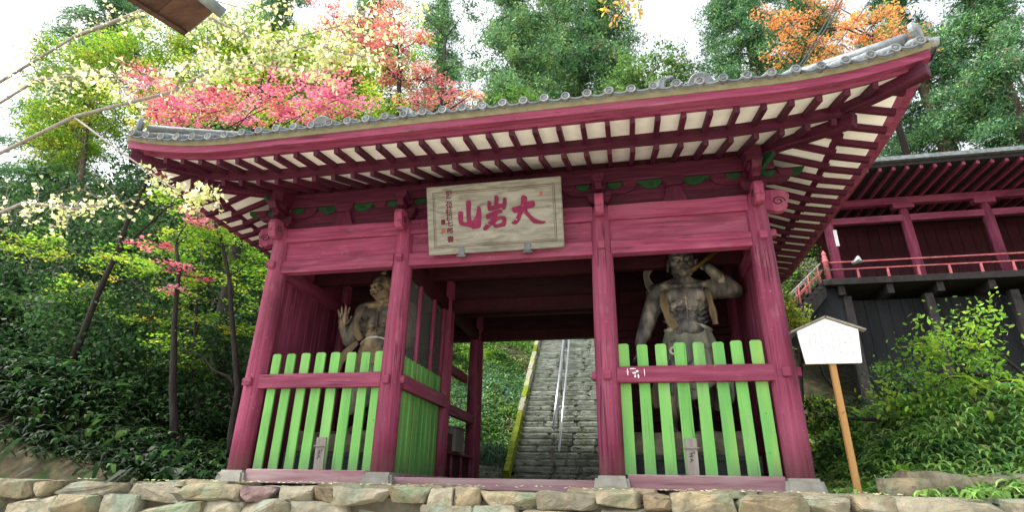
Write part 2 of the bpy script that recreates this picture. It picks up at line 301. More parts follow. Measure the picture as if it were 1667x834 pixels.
# ------------------------------------------------------------------ terrain
A, B, D, OV = 3.984, 1.65, 2.449, 1.70           # outer and inner pillar offsets, bay depth, rafter overhang
FLOOR = -.22
ST_Y, ST_T, ST_H, ST_Z = 6.54, .249, .185, .18    # first riser, tread, rise, first tread height
def sstep(a, b, x):
    t = min(1, max(0, (x-a)/(b-a))); return t*t*(3-2*t)
def stair_c(y): return .15-.045*(y-ST_Y)
def H(x, y):
    hill = max(0, y-6.6-7.5*sstep(4.5, 7.5, x))*.72
    if hill > 15: hill = 15+(hill-15)*.35
    left = max(0, -x-5.2)*.42*sstep(-3, 1.5, y); right = max(0, x-4.8)*.75*sstep(-1.2, 3.5, y)
    left = left if left < 5 else 5+(left-5)*.4; right = right if right < 1.5 else 1.5+(right-1.5)*.12
    n = mnoise.noise(Vector((x*.35, y*.35, 3.0)))*.5+mnoise.noise(Vector((x*1.1, y*1.1, 8.0)))*.18
    rough = min(1, hill*.5+left*.6+right*.6)
    z = FLOOR+hill+left+right+n*rough
    s = abs(x-stair_c(y))
    if y > 6.0 and s < 3.0:
        zs = FLOOR+max(0, y-6.6)*.743-.1 if y < 24 else z
        lift = .55*sstep(1.5, 2.8, s)*min(1, max(0, y-6.3))
        k = sstep(1.3, 2.9, s); z = zs*(1-k)+(z+lift)*k
        if s < 1.45: z = min(z, zs-.12)
    return z
xs = np.concatenate([np.linspace(-120, -22, 20), np.arange(-21, 21, .45), np.linspace(22, 120, 20)])
ys = np.concatenate([np.arange(-.95, 30, .4), np.linspace(31, 200, 26)])
tag(link('hillside', grid_mesh(xs, ys, lambda x, y: H(x, y) if y > -.7 else FLOOR-.02), 'soil', smooth=True), kind='structure')
tag(link('ground', grid_mesh(np.linspace(-120, 120, 30), np.linspace(-120, -.9, 30), lambda x, y: -1.8), 'gravel_ground'), kind='structure')

# stone retaining wall under the gate: every stone a piece
wall = empty('stone_wall', (0, -.85, -1.8), 'rough fieldstone retaining wall carrying the red gate', 'wall')
box('wall_core', 'wall_earth', wall, -26, 26, -1.12, -.3, -1.8, FLOOR-.10, 0)
si = 0
for row, (z1, z0) in enumerate(((-.20, -.40), (-.38, -.66), (-.64, -1.0), (-.98, -1.4), (-1.38, -1.85))):
    x = -9.5
    while x < 9.5:
        wd = rnd.uniform(.45, .95) if row else rnd.choice((.32, .42, .52, .68, .85, 1.1))
        hh = (z1-z0)*rnd.uniform(.9, 1.08) if row else (z1-z0)*rnd.uniform(.75, 1.3)
        me = hull_stone(wd*1.10, .62, hh*1.16, si+1, 26, .008)
        m = rnd.choices(('wall_stone', 'wall_stone_brown', 'wall_stone_pale', 'wall_stone_purple'), (5, 1.4, 6, .35))[0]
        if row == 0 and -3.4 < x < -2.7: m = 'wall_stone_purple'
        link('stone', me, m, wall, (x+wd/2, -.95+rnd.uniform(-.05, .05)-.03*row, z1-hh/2+rnd.uniform(-.02, .02) + (.0 if row else .0)), smooth=False)
        x += wd; si += 1
# earth top behind the coping and flat slab stones under the pillar bases
for i, (px, w_) in enumerate(((-3.98, 1.0), (-1.65, 1.1), (1.65, 1.1), (3.98, 1.15), (-.9, .9), (2.9, .8))):
    link('slab', rough_stone(w_, .85, .16, 70+i, .035, 5, .22, 2.5), 'wall_stone', wall, (px, -.45, FLOOR-.03))

# stone stairway
stairs = empty('stone_stairway', (stair_c(ST_Y), ST_Y, FLOOR), None, None, kind='structure')
blocks = [step_block(.52, .36, ST_H*.985, 200+i) for i in range(14)]
NST = 44
for k in range(NST):
    y = ST_Y+ST_T*k; zt = ST_Z+ST_H*k; jy, jz = rnd.uniform(-.02, .02), rnd.uniform(-.008, .008); c = stair_c(y); x = c-1.24; xe = c+1.35
    while x < xe-.05:
        wd = min(rnd.uniform(.5, 1.15), xe-x)
        if xe-x-wd < .2: wd = xe-x
        if k < 36:
            link('step_stone', rnd.choice(blocks), 'step_stone', stairs, (x+wd/2, y+.18+jy+rnd.uniform(-.012, .012), zt-ST_H/2+jz+rnd.uniform(-.004, .004)), rot=(0, 0, rnd.uniform(-.012, .012)), scale=(wd*.988/.52, 1, 1))
        x += wd
core = bmesh.new()
for k in range(NST): add_box(core, (stair_c(ST_Y+ST_T*k)+.05, ST_Y+ST_T*k+.33, ST_Z+ST_H*k-.16-.22), (2.5, .34, .6 if k < 36 else .8))
link('stair_core', bm_mesh(core), 'step_stone', stairs, (0, 0, 0))
kb = [rough_stone(.15, .74, .26, 300+i, .015, 4, .08, 4) for i in range(6)]
sl = math.atan(ST_H/ST_T)
for s in (-1, 1):
    k = 0
    while k < 40:
        L_ = rnd.choice((.5, .62, .75)) if k > 12 else .42
        n = L_/math.hypot(ST_H, ST_T); y = ST_Y-.12+ST_T*(k+n/2); z = ST_Z+ST_H*(k+n/2)-.05
        link('kerb_stone', rnd.choice(kb), None, stairs, (stair_c(y)+s*1.33+.02+(0 if s < 0 else .1), y, z), rot=(sl, 0, rnd.uniform(-.02, .02)), scale=(1, L_/.75, 1)).active_material
        k += n
for me in kb: me.materials.append(MATS['kerb_stone'])
mossy = [m.copy() for m in kb]
for m in mossy: m.materials.clear(); m.materials.append(MATS['kerb_moss'])
for o in [o for o in stairs.children if o.name.startswith('kerb_stone')]:
    z = WL[o].z
    if WL[o].x < 0 and (z < 2.0 or 2.5 < z < 2.75 or 4.5 < z < 4.75): o.data = rnd.choice(mossy)

# handrail up the middle of the stairs
hr = empty('stair_handrail', (stair_c(ST_Y)-.16, ST_Y, ST_Z), 'steel pipe handrail running up the middle of the stone stairs', 'handrail')
def on_stair(k, dx, dz): y = ST_Y+ST_T*k+.1; return (stair_c(y)+dx, y, ST_Z+ST_H*k+dz)
tube('rail', 'steel', hr, [on_stair(k, -.20, .75) for k in (2.2, 12, 24, 38)], .040, 10)
tube('rail', 'steel', hr, [on_stair(k, -.02, .5) for k in (0.2, 12, 24, 38)], .030, 10)
for k in range(1, 38, 6): tube('post', 'iron', hr, [on_stair(k, -.16, -.1), on_stair(k, -.16, .78)], .022, 8)
link('base_sleeve', rough_stone(.10, .10, .40, 9, .008, 3, .15, 4), 'stone_base', hr, on_stair(.9, -.19, .3), rot=(.35, 0, 0))

# ------------------------------------------------------------------ the gate
gate = empty('temple_gate', (0, D, FLOOR), 'weathered red wooden temple gate with grey tiled hip roof', 'gate')
RX = [-A, -B, B, A]; RY = [0, D, 2*D]
# pillars with stone bases, tenon blocks
prof = [(.176, 0), (.177, .6), (.174, 1.8), (.166, 3.0), (.158, 3.7), (.150, 3.98), (.120, 4.06)]
pillar_me = lathe(prof, 28)
bm = bmesh.new(); add_box(bm, (0, 0, -.11), (.5, .5, .22))
for v in bm.verts:
    if v.co.z > -.1: v.co.x *= .84; v.co.y *= .84
bmesh.ops.bevel(bm, geom=bm.edges[:], offset=.035, segments=2, affect='EDGES'); base_me = bm_mesh(bm)
pillars = {}
for j, y in enumerate(RY):
    for i, x in enumerate(RX):
        p = link('pillar', pillar_me, 'red_pillar', gate, (x, y, 0), rot=(0, 0, rnd.uniform(0, 6)) if j else (0, 0, i*1.9+.4), smooth=True)
        pillars[i, j] = p
        b = link('pillar_base', base_me, 'stone_base', gate, (x, y, 0), rot=(0, 0, rnd.uniform(-.06, .06)))
        if j == 0:
            for z in (1.32, 3.32):
                o = box('tenon', 'red_x', gate, x-.055, x+.055, y-.225, y-.1, z-.07, z+.06, .012)
            if i in (0, 3):
                s = -1 if i == 0 else 1
                for z in (1.34, 3.40): box('tenon', 'red_x', gate, min(x+s*.1, x+s*.23), max(x+s*.1, x+s*.23), y-.05, y+.05, z-.06, z+.06, .012)
        if j == 0 and i in (1, 2):
            s = 1 if i == 1 else -1
            box('tenon', 'red_x', gate, min(x+s*.1, x+s*.225), max(x+s*.1, x+s*.225), y-.05, y+.05, 1.27, 1.39, .012)
def bay(i): return RX[i], RX[i+1]
# front beams, boards, rails and pickets
def wavy_beam(name, mat, parent, x0, x1, y0, y1, z0, z1, seed=0, amp=.006):
    L_ = x1-x0; n = max(6, int(L_/.18)); bm = bmesh.new(); rings = []
    for k in range(n+1):
        x = -L_/2+L_*k/n; o = lambda q: mnoise.noise(Vector((x*1.3, seed+q, 2.2)))*amp
        rings.append([bm.verts.new((x, y, z)) for y, z in ((-(y1-y0)/2+o(0), -(z1-z0)/2+o(1)+.008), (-(y1-y0)/2+.008+o(0), -(z1-z0)/2+o(1)), ((y1-y0)/2, -(z1-z0)/2+o(1)), ((y1-y0)/2, (z1-z0)/2+o(2)), (-(y1-y0)/2+.008+o(0), (z1-z0)/2+o(2)), (-(y1-y0)/2+o(0), (z1-z0)/2-.008+o(2)))])
    for a_, b_ in zip(rings, rings[1:]):
        for q in range(6): bm.faces.new((a_[q], a_[(q+1) % 6], b_[(q+1) % 6], b_[q]))
    bm.faces.new(rings[0][::-1]); bm.faces.new(rings[-1])
    return link(name, bm_mesh(bm), mat, parent, ((x0+x1)/2, (y0+y1)/2, (z0+z1)/2))
picks = []
for sx in range(5):
    wd = .146+.004*sx; h = 1.775
    pts = [(-wd/2, 0), (wd/2, 0), (wd/2, h-.022), (wd*.34, h), (-wd*.34, h), (-wd/2, h-.022)]
    picks.append(prism(pts, -.018, .018, 'y', .002))
picks_y = [m.copy() for m in picks]
for i, m in enumerate(picks): m.materials.append(MATS['green_paint'])
for i, m in enumerate(picks_y): m.materials.append(MATS['green_yellowed'])
PKX = {0: [-3.662, -3.407, -3.142, -2.893, -2.623, -2.357, -2.104, -1.88], 2: [1.89, 2.150, 2.414, 2.677, 2.921, 3.195, 3.44, 3.695]}
for i in range(3):
    x0, x1 = bay(i); gap = .14
    wavy_beam('lintel', 'red_x', gate, x0+gap, x1-gap, -.105, .06, 3.19, 3.415, i)
    box('lintel_board', 'red_x', gate, x0+gap-.04, x1-gap+.04, -.045, .02, 3.415, 3.775, .002)
    wavy_beam('head_beam', 'red_x', gate, x0+gap-.02, x1-gap+.02, -.10, .08, 3.775, 4.03, i+5, .012)
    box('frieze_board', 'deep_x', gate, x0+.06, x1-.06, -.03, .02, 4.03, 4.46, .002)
    if i != 1:
        box('sill', 'red_sill', gate, x0+.2, x1-.2, -.13, .07, -.175, .02, .012)
        for q in range(3):
            xx = x0+.55+q*.62; box('sill_support', 'dark_wood', gate, xx, xx+.12, -.06, .06, FLOOR, -.175, .005)
        fence = empty('picket_fence', ((x0+x1)/2, 0, 0), None, None); fence.parent = gate; fence.location = fence.location-WL[gate]
        wavy_beam('rail', 'red_x', fence, x0+.13, x1-.13, -.125, -.045, 1.215, 1.44, i+11, .008)
        for n, xx in enumerate(PKX[i]):
            me = rnd.choice(picks_y) if (i == 2 and n in (0, 5, 7)) else rnd.choice(picks)
            link('picket', me, None, fence, (xx, -.022, .008+rnd.uniform(-.014, .010)), rot=(rnd.uniform(-.004, .004), rnd.uniform(-.006, .006), 0))
    else:
        box('sill', 'red_sill', gate, x0+.2, x1-.2, -.10, .12, -.215, -.06, .012)
# purlin, back and side beams, walls
PZ0, PZ1 = 4.455, 4.715
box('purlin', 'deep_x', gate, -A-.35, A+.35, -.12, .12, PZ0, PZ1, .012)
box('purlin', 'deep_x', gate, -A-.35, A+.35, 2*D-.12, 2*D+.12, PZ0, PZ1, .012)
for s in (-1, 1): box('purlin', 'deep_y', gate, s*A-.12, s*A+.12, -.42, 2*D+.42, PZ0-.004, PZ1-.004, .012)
for j in (1, 2):
    for i in range(3):
        x0, x1 = bay(i)
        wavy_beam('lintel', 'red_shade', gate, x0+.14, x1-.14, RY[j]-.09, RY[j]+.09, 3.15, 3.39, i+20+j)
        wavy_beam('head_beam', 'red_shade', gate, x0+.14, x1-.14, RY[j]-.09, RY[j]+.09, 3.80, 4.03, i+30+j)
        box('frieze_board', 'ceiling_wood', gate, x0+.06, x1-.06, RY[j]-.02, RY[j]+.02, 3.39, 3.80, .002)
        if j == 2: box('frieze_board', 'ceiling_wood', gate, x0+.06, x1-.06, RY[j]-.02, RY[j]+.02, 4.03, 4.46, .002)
for i in range(4):
    for j in range(2):
        y0, y1 = RY[j]+.14, RY[j+1]-.14; x = RX[i]
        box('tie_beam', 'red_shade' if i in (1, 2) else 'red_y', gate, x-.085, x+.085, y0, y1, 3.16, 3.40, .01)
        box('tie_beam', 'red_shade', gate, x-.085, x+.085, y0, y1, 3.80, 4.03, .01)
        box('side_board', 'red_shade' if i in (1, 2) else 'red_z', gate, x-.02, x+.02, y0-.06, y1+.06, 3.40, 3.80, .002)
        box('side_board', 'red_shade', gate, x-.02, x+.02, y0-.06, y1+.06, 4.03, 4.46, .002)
# ceiling of the gate and its joists
for k in range(17):
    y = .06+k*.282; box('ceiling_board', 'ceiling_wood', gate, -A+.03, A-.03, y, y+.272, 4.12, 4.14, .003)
for y in (1.2, 3.65): box('ceiling_beam', 'red_shade', gate, -A+.02, A-.02, y-.08, y+.08, 3.40, 3.62, .01)
# statue rooms: outer side walls and back walls of upright boards
for s in (-1, 1):
    for n in range(9):
        y = .14+n*.248
        box('wall_board', 'red_z', gate, s*A-.02 if s > 0 else s*A-.02, s*A+.02, y+.002, y+.244, 0.0, 3.17, .006)
    x0, x1 = (-A, -B) if s < 0 else (B, A)
    for n in range(12):
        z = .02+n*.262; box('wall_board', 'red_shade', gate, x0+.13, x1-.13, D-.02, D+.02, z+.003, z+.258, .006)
    box('wall_backing', 'ceiling_wood', gate, x0+.13, x1-.13, D+.022, D+.04, .02, 3.16, .0)
    for z in (.95, 1.75, 2.5): box('wall_batten', 'red_shade', gate, x0+.14, x1-.14, D-.075, D-.021, z, z+.10, .006)
    box('wall_sill', 'red_y', gate, s*A-.08, s*A+.08, .2, D-.2, -.18, .0, .01)
    for n in range(9):       # rear rooms, outer side, lower half only
        y = D+.14+n*.248; box('wall_board', 'red_shade', gate, s*A-.02, s*A+.02, y+.002, y+.244, 0, 2.1, .006)
    # floor of the statue room
    box('room_floor', 'red_shade', gate, x0+.1, x1-.1, .08, D-.1, -.1, -.01, .005)
    # passage side: pickets, rail, stile and wire net
    xi = s*B; off = -s*.10   # towards the passage
    sf = empty('picket_fence', (xi, D/2, 0), None, None); sf.parent = gate; sf.location = sf.location-WL[gate]
    xr = xi-s*.12
    box('rail', 'red_y', sf, xr-.045, xr+.045, .14, D-.14, 1.215, 1.44, .008)
    box('sill', 'red_sill', sf, xi-.1, xi+.1, .2, D-.2, -.175, .0, .01)
    for n in range(9):
        y = .32+n*.218
        link('picket', rnd.choice(picks), None, sf, (xi-s*.05, y, .0), rot=(0, 0, math.pi/2+rnd.uniform(-.02, .02)))
    for y in (.86, 1.62, 2.22, .22): box('stile', 'red_z', sf, xi-s*.025-.03, xi-s*.025+.03, y-.03, y+.03, .0, 3.16, .005)
    bm = bmesh.new(); vs = [bm.verts.new(p) for p in ((0, -1.05, -.9), (0, 1.05, -.9), (0, 1.05, .9), (0, -1.05, .9))]; bm.faces.new(vs)
    link('wire_net', bm_mesh(bm), 'wire_net', sf, (xi+s*.02, D/2, 2.28))
# rear room, passage side: rails, shelf and panels
for s in (-1, 1):
    xi = s*B
    box('rail', 'red_y', gate, xi-.05, xi+.05, D+.15, 2*D-.15, 1.17, 1.38, .01)
    box('rail', 'red_y', gate, xi+s*.2-.05, xi+s*.2+.05, D+.15, 2*D-.15, 2.11, 2.31, .01)
    box('shelf', 'red_y', gate, min(xi-s*.08, xi+s*.55), max(xi-s*.08, xi+s*.55), D+.12, 2*D-.1, .43, .475, .006)
    for n in range(3):
        y = D+.2+n*.7; box('panel', 'red_shade', gate, xi+s*.02-.012, xi+s*.02+.012, y, y+.66, -.02, .43, .01)
    for n in range(4): y = D+.16+n*.7; box('panel_stile', 'red_y', gate, xi-.03, xi+.03, y-.03, y+.03, -.06, .428, .006)
    for n in range(9):
        y = D+.14+n*.245; box('wall_board', 'red_shade', gate, xi+s*.58-.015, xi+s*.58+.015, y+.002, y+.242, 0, 2.1, .005)
    box('sill', 'red_sill', gate, xi-.1, xi+.1, D+.2, 2*D-.2, -.2, -.06, .01)
box('sill', 'red_sill', gate, -B+.2, B-.2, 2*D-.1, 2*D+.1, -.21, -.06, .01)

# bracket work on the front (and the rear, plainly)
daito = prism([(-.13, 0), (.13, 0), (.19, .10), (.19, .19), (-.19, .19), (-.19, .10)], -.17, .17, 'y', .008)
smallb = prism([(-.075, 0), (.075, 0), (.115, .06), (.115, .12), (-.115, .12), (-.115, .06)], -.10, .10, 'y', .006)
arm = prism([(-.60, .12), (-.60, .06), (-.52, -.03), (-.40, -.07), (.40, -.07), (.52, -.03), (.60, .06), (.60, .12)], -.07, .07, 'y', .006)
nose_p = [(.12, 3.80), (-.04, 3.79), (-.12, 3.745), (-.20, 3.76), (-.255, 3.83), (-.235, 3.90), (-.27, 3.93), (-.285, 4.00), (-.25, 4.075), (-.17, 4.10), (.12, 4.10)]
nose = prism([(y, z-3.9) for y, z in nose_p], -.068, .068, 'x', .014)
strut = prism([(-.20, 0), (.20, 0), (.145, .10), (.115, .20), (.11, .27), (-.11, .27), (-.115, .20), (-.145, .10)], -.03, .03, 'y', .006)
strut_block = prism([(-.11, 0), (.11, 0), (.165, .07), (.165, .135), (-.165, .135), (-.165, .07)], -.075, .075, 'y', .006)
def scroll_pts(r, turns=1.35, n=18, flip=1):
    return [(flip*r*(1-t*.75)*math.cos(t*turns*2*math.pi), r*(1-t*.75)*math.sin(t*turns*2*math.pi)) for t in [k/n for k in range(n+1)]]
leafp = [(-.19, .10), (-.17, .02), (-.10, -.035), (0, -.055), (.09, -.03), (.15, .03), (.19, .10)]
leafm = prism(leafp, -.02, .02, 'y', .004)
for i, x in enumerate(RX):
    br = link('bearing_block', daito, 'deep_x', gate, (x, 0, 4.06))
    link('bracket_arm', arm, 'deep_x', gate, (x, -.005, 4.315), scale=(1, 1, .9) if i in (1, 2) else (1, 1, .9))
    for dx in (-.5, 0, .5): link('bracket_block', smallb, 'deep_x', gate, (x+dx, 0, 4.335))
    for dx in (-.25, .25): link('carved_infill', leafm, 'green_carving', gate, (x+dx, -.075, 4.36), scale=(.62, 1, .7))
    n_ = link('beam_nose', nose, 'red_z', gate, (x, -.14, 3.93))
    for s in (-1, 1):
        bm = bmesh.new(); add_tube(bm, [(s*.072, -.13+p[0], -.02+p[1]) for p in scroll_pts(.065, flip=-1)], .007, 5)
        link('painted_scroll', bm_mesh(bm), 'black_paint', n_, (x, -.14, 3.97))
    # front arm end above the nose, with green soffit carving
    box('bracket_arm', 'deep_y', gate, x-.06, x+.06, -.38, -.05, 4.20, 4.335, .012)
    link('bracket_block', smallb, 'deep_x', gate, (x, -.30, 4.335), scale=(.85, .85, 1))
    if i in (0, 3):
        s = -1 if i == 0 else 1
        sn = link('beam_nose', nose, 'red_z', gate, (x+s*.14, 0, 3.90), rot=(0, 0, math.pi/2*(1 if s > 0 else -1)), scale=(1, 1.25, 1.05))
        for q in (-1, 1):
            bm = bmesh.new(); add_tube(bm, [(q*.072, -.13+p[0], -.02+p[1]) for p in scroll_pts(.075, flip=-1)], .008, 5)
            o = link('painted_scroll', bm_mesh(bm), 'black_paint', sn, WL[sn]); o.location = (0, -.02, .02)
        # corner: green carved bracket rising under the hip rafter
        cg = prism([(0, 0), (.16, .02), (.34, .15), (.44, .30), (.30, .33), (.10, .30)], -.045, .045, 'y', .01)
        o = link('carved_infill', cg, 'green_carving', gate, (x+s*.06, -.06, 4.40), rot=(0, 0, math.radians(-45 if s > 0 else -135)))
        link('carved_infill', leafm, 'green_carving', gate, (x+s*.62, 0, 4.40), rot=(0, 0, 0), scale=(1, 1, 1))
        link('bracket_arm', arm, 'deep_x', gate, (x, .003, 4.318), rot=(0, 0, math.pi/2), scale=(.9, 1, .9))
for i in range(3):
    x0, x1 = bay(i); xm = (x0+x1)/2
    for xs_ in ([xm] if i != 1 else [xm-.35, xm+.35]):
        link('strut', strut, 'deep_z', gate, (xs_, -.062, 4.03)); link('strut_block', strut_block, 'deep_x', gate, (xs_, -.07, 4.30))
        for dx in (-.33, .33):
            lf = link('carved_infill', leafm, 'green_carving', gate, (xs_+dx, -.055, 4.352), scale=(1, 1, 1))
            bm = bmesh.new(); add_tube(bm, [(p[0], -.024, p[1]) for p in scroll_pts(.045, flip=1 if dx > 0 else -1)], .006, 5)
            link('painted_scroll', bm_mesh(bm), 'black_paint', lf, (xs_+dx, -.055, 4.375))
    # green strip under the purlin
    box('green_strip', 'green_carving', gate, x0+.15, x1-.15, -.075, -.032, 4.405, 4.452, .004)

# ---------------- eaves
for y0_ in (-.05, 2*D+.0): box('eave_filler', 'red_shade', gate, -A-.05, A+.05, y0_, y0_+.05, PZ1-.002, 4.85, .002)
for s in (-1, 1): box('eave_filler', 'red_shade', gate, s*A-.025, s*A+.025, .0, 2*D, PZ1-.006, 4.85, .002)
LIFT = .30
def lift(dc, o): 
    return LIFT*max(0, (2.0-max(0, dc))/2.0)**2*(o/1.95)
HX, HY = A, D            # half extents of the pillar rectangle, centred on (0, D)
def ring_pt(side, s, o, z):
    """side 0 front,1 right,2 back,3 left; s in [-1,1] along it; o outward offset"""
    h = (HX if side in (0, 2) else HY)+o; t = s*h; z = z+lift(h-abs(t), max(0, o))
    if side == 0: return (t, -o, z)
    if side == 1: return (HX+o, D+t, z)
    if side == 2: return (-t, 2*D+o, z)
    return (-HX-o, D-t, z)
def sweep(prof, sides=(0, 1, 2, 3), n=44, closed=True):
    bm = bmesh.new()
    for sd_ in sides:
        rows = []
        for k in range(n+1):
            s = -1+2*k/n; rows.append([bm.verts.new(ring_pt(sd_, s, o, z)) for o, z in prof])
        m_ = len(prof)
        for a_, b_ in zip(rows, rows[1:]):
            for q in range(m_ if closed else m_-1): bm.faces.new((a_[q], b_[q], b_[(q+1) % m_], a_[(q+1) % m_]))
    bmesh.ops.remove_doubles(bm, verts=bm.verts[:], dist=.0008)
    return bm_mesh(bm)
z_fly = lambda o: 4.51+.2*(OV-o)             # top of flying rafters
z_base = lambda o: 4.82-.395*(o-.12)         # top of base rafters
eave = link('eave_soffit', sweep([(1.64, z_fly(1.64)), (1.06, z_fly(1.06))], closed=False), 'soffit_white', gate)
eave2 = link('eave_soffit', sweep([(1.05, z_base(1.05)+.002), (.0, z_base(0))], closed=False), 'soffit_white', gate)
link('eave_batten', sweep([(1.00, z_base(1.0)+.004), (1.115, z_base(1.115)-.004), (1.115, z_fly(1.1)-.095), (1.115, z_fly(1.1)+.01), (1.00, z_fly(1.0)+.01)]), 'deep_x', gate)
link('eave_fascia', sweep([(1.615, z_fly(1.6)-.002), (1.725, z_fly(1.725)), (1.735, 4.66), (1.615, 4.66)]), 'red_x', gate)
link('eave_fascia', sweep([(1.737, 4.565), (1.845, 4.555), (1.85, 4.672), (1.737, 4.672)]), 'red_x', gate)
link('eave_mortar', sweep([(1.60, 4.662), (1.735, 4.674), (1.86, 4.676), (1.905, 4.745), (1.60, 4.80)]), 'eave_mortar', gate)
fl_me, bs_me = {}, {}
def rafter(kind, side, t, o0, o1):
    """one rafter running outward from o0 to o1 at position t along its side"""
    zf = z_fly if kind == 'flying_rafter' else z_base; hgt = .088; wd = .068
    h = (HX if side in (0, 2) else HY)
    l0 = lift(h+o0-abs(t), o0); l1 = lift(h+o1-abs(t), o1)
    za, zb = zf(o0)+l0-.001, zf(o1)+l1-.001; L_ = math.hypot(o1-o0, zb-za); key = (kind, round(L_, 2))
    if key not in fl_me:
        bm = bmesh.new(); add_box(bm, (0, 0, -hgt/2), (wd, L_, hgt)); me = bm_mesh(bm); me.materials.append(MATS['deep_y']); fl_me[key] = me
    om = (o0+o1)/2; zm = (za+zb)/2; pitch = math.atan2(zb-za, o1-o0)
    if side == 0: loc = (t, -om, zm); rz = math.pi
    elif side == 1: loc = (HX+om, D+t, zm); rz = -math.pi/2
    else: loc = (-HX-om, D+t, zm); rz = math.pi/2
    o = link(kind, fl_me[key], None, eave if kind == 'flying_rafter' else eave2, loc)
    o.rotation_euler = Euler((pitch, 0, rz), 'XYZ')
for side in (0, 1, 3):
    h = HX if side == 0 else HY; ph = .18 if side == 0 else (.94-D)
    k0 = int((-h-1.6-ph)/.336)-1
    for k in range(k0, k0+40):
        t = ph+.336*k; out = abs(t)-h
        if out > 1.50: continue
        rafter('flying_rafter', side, t, max(1.0, out+.02), OV-.005)
        if out < .95: rafter('base_rafter', side, t, max(0, out+.02) if out > 0 else -.1, 1.135)
# hip rafters
for sx in (-1, 1):
    for (o0, o1, zf, hh, nm) in ((-.1, 1.16, z_base, .20, 'hip_rafter'), (.95, 1.80, z_fly, .18, 'hip_rafter')):
        p0 = Vector((sx*(A+o0), -o0, zf(o0)+lift(0, max(0, o0))+.01)); p1 = Vector((sx*(A+o1), -o1, zf(o1)+lift(0, o1)+.01))
        d = p1-p0; L_ = d.length; bm = bmesh.new(); add_box(bm, (0, 0, -hh/2), (.15, L_, hh)); bmesh.ops.bevel(bm, geom=bm.edges[:], offset=.012, segments=1, affect='EDGES')
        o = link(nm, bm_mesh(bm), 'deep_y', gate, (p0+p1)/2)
        o.rotation_euler = Euler((math.atan2(d.z, math.hypot(d.x, d.y)), 0, math.atan2(-d.x, d.y)), 'XYZ')
# roof shell and cover-tile ribs
EO, EZ, RZ = 1.90, 4.765, 7.65
run = HY+EO; slope = (RZ-EZ)/run
def roof_z(o): return EZ+(EO-o)*slope
def roof_prof(o): u_ = (EO-o)/run; return EZ+(RZ-EZ)*(.82*u_+.18*u_*u_)
rp = [(EO-run*k/12, roof_prof(EO-run*k/12)) for k in range(13)]
roof = link('roof', sweep(rp, closed=False), 'tile_dark', gate)
cap_prof = [(.0, .014), (.022, .016), (.030, .006), (.038, .006), (.043, .018), (.060, .020), (.064, .012), (.064, -.10)]
bm = bmesh.new(); rings = []
for r, z in cap_prof[1:]: rings.append([bm.verts.new((r*math.cos(2*math.pi*k/16), -z, r*math.sin(2*math.pi*k/16))) for k in range(16)])
for a_, b_ in zip(rings, rings[1:]):
    for k in range(16): bm.faces.new((a_[k], a_[(k+1) % 16], b_[(k+1) % 16], b_[k]))
bm.faces.new(rings[0])
for q in range(3):   # three raised comma marks
    a0 = q*2.094; add_tube(bm, [(.026*math.cos(a0+t)*(.5+.35*t), -.016, .026*math.sin(a0+t)*(.5+.35*t)) for t in (0, .5, 1.0, 1.4)], [.008, .007, .005, .002], 5)
cap_me = bm_mesh(bm)
bm = bmesh.new()        # pendant of a flat eave tile: shallow trough with a drop face
nseg = 8; prev = None
for k in range(nseg+1):
    u_ = -1+2*k/nseg; x = u_*.125; zc = -.052+.042*u_*u_
    cur = [bm.verts.new(p) for p in ((x, 0, zc-.028), (x, .004, zc-.004), (x, -.012, zc-.004), (x, -.012, zc+.020), (x, .14, zc+.05))]
    if prev:
        for q in range(4): bm.faces.new((prev[q], cur[q], cur[q+1], prev[q+1]))
    prev = cur
pend_me = bm_mesh(bm)
ribs = bmesh.new()
for side in (0, 1, 3):
    h = (HX if side == 0 else HY)+1.95; n = int(h/.2925)
    ph = .15 if side == 0 else .1
    for k in range(-n-1, n+2):
        t = ph+.2925*k
        if abs(t) > h-.05: continue
        rz = {0: 0, 1: math.pi/2, 3: -math.pi/2}[side]
        def wp(tt, o, z):
            return {0: (tt, -o, z), 1: (HX+o, D+tt, z), 3: (-HX-o, D-tt, z)}[side]
        jz = rnd.uniform(-.006, .006)
        if not (side == 2): link('round_tile_end', cap_me, 'tile', roof, wp(t, 1.95, 4.785+lift(h-abs(t), 1.95)+jz), rot=(rnd.uniform(-.06, .06), rnd.uniform(0, 6), rz), smooth=False)
        if abs(t+.146) < h-.1: link('eave_tile', pend_me, 'tile_dark', roof, wp(t+.14625, 1.945, 4.775+lift(h-abs(t+.146), 1.95)+rnd.uniform(-.005, .005)), rot=(0, rnd.uniform(-.02, .02), rz))
        # rib up the slope to the hip line
        omin = max(abs(t)-(HX if side == 0 else HY), -HY) if True else 0
        pts = []
        for q in range(9):
            o = 1.93+(omin-1.93)*q/8
            if o > 1.93: break
            pts.append(wp(t, o, roof_prof(min(o, EO))+.03+lift((HX if side == 0 else HY)+o-abs(t), max(0, o))))
        if len(pts) > 2 and abs(pts[0][0]-pts[-1][0])+abs(pts[0][1]-pts[-1][1]) > .05: add_tube(ribs, pts, .06, 6, cap=False)
tag(link('cover_tiles', bm_mesh(ribs), 'tile', gate, smooth=True), kind='stuff')
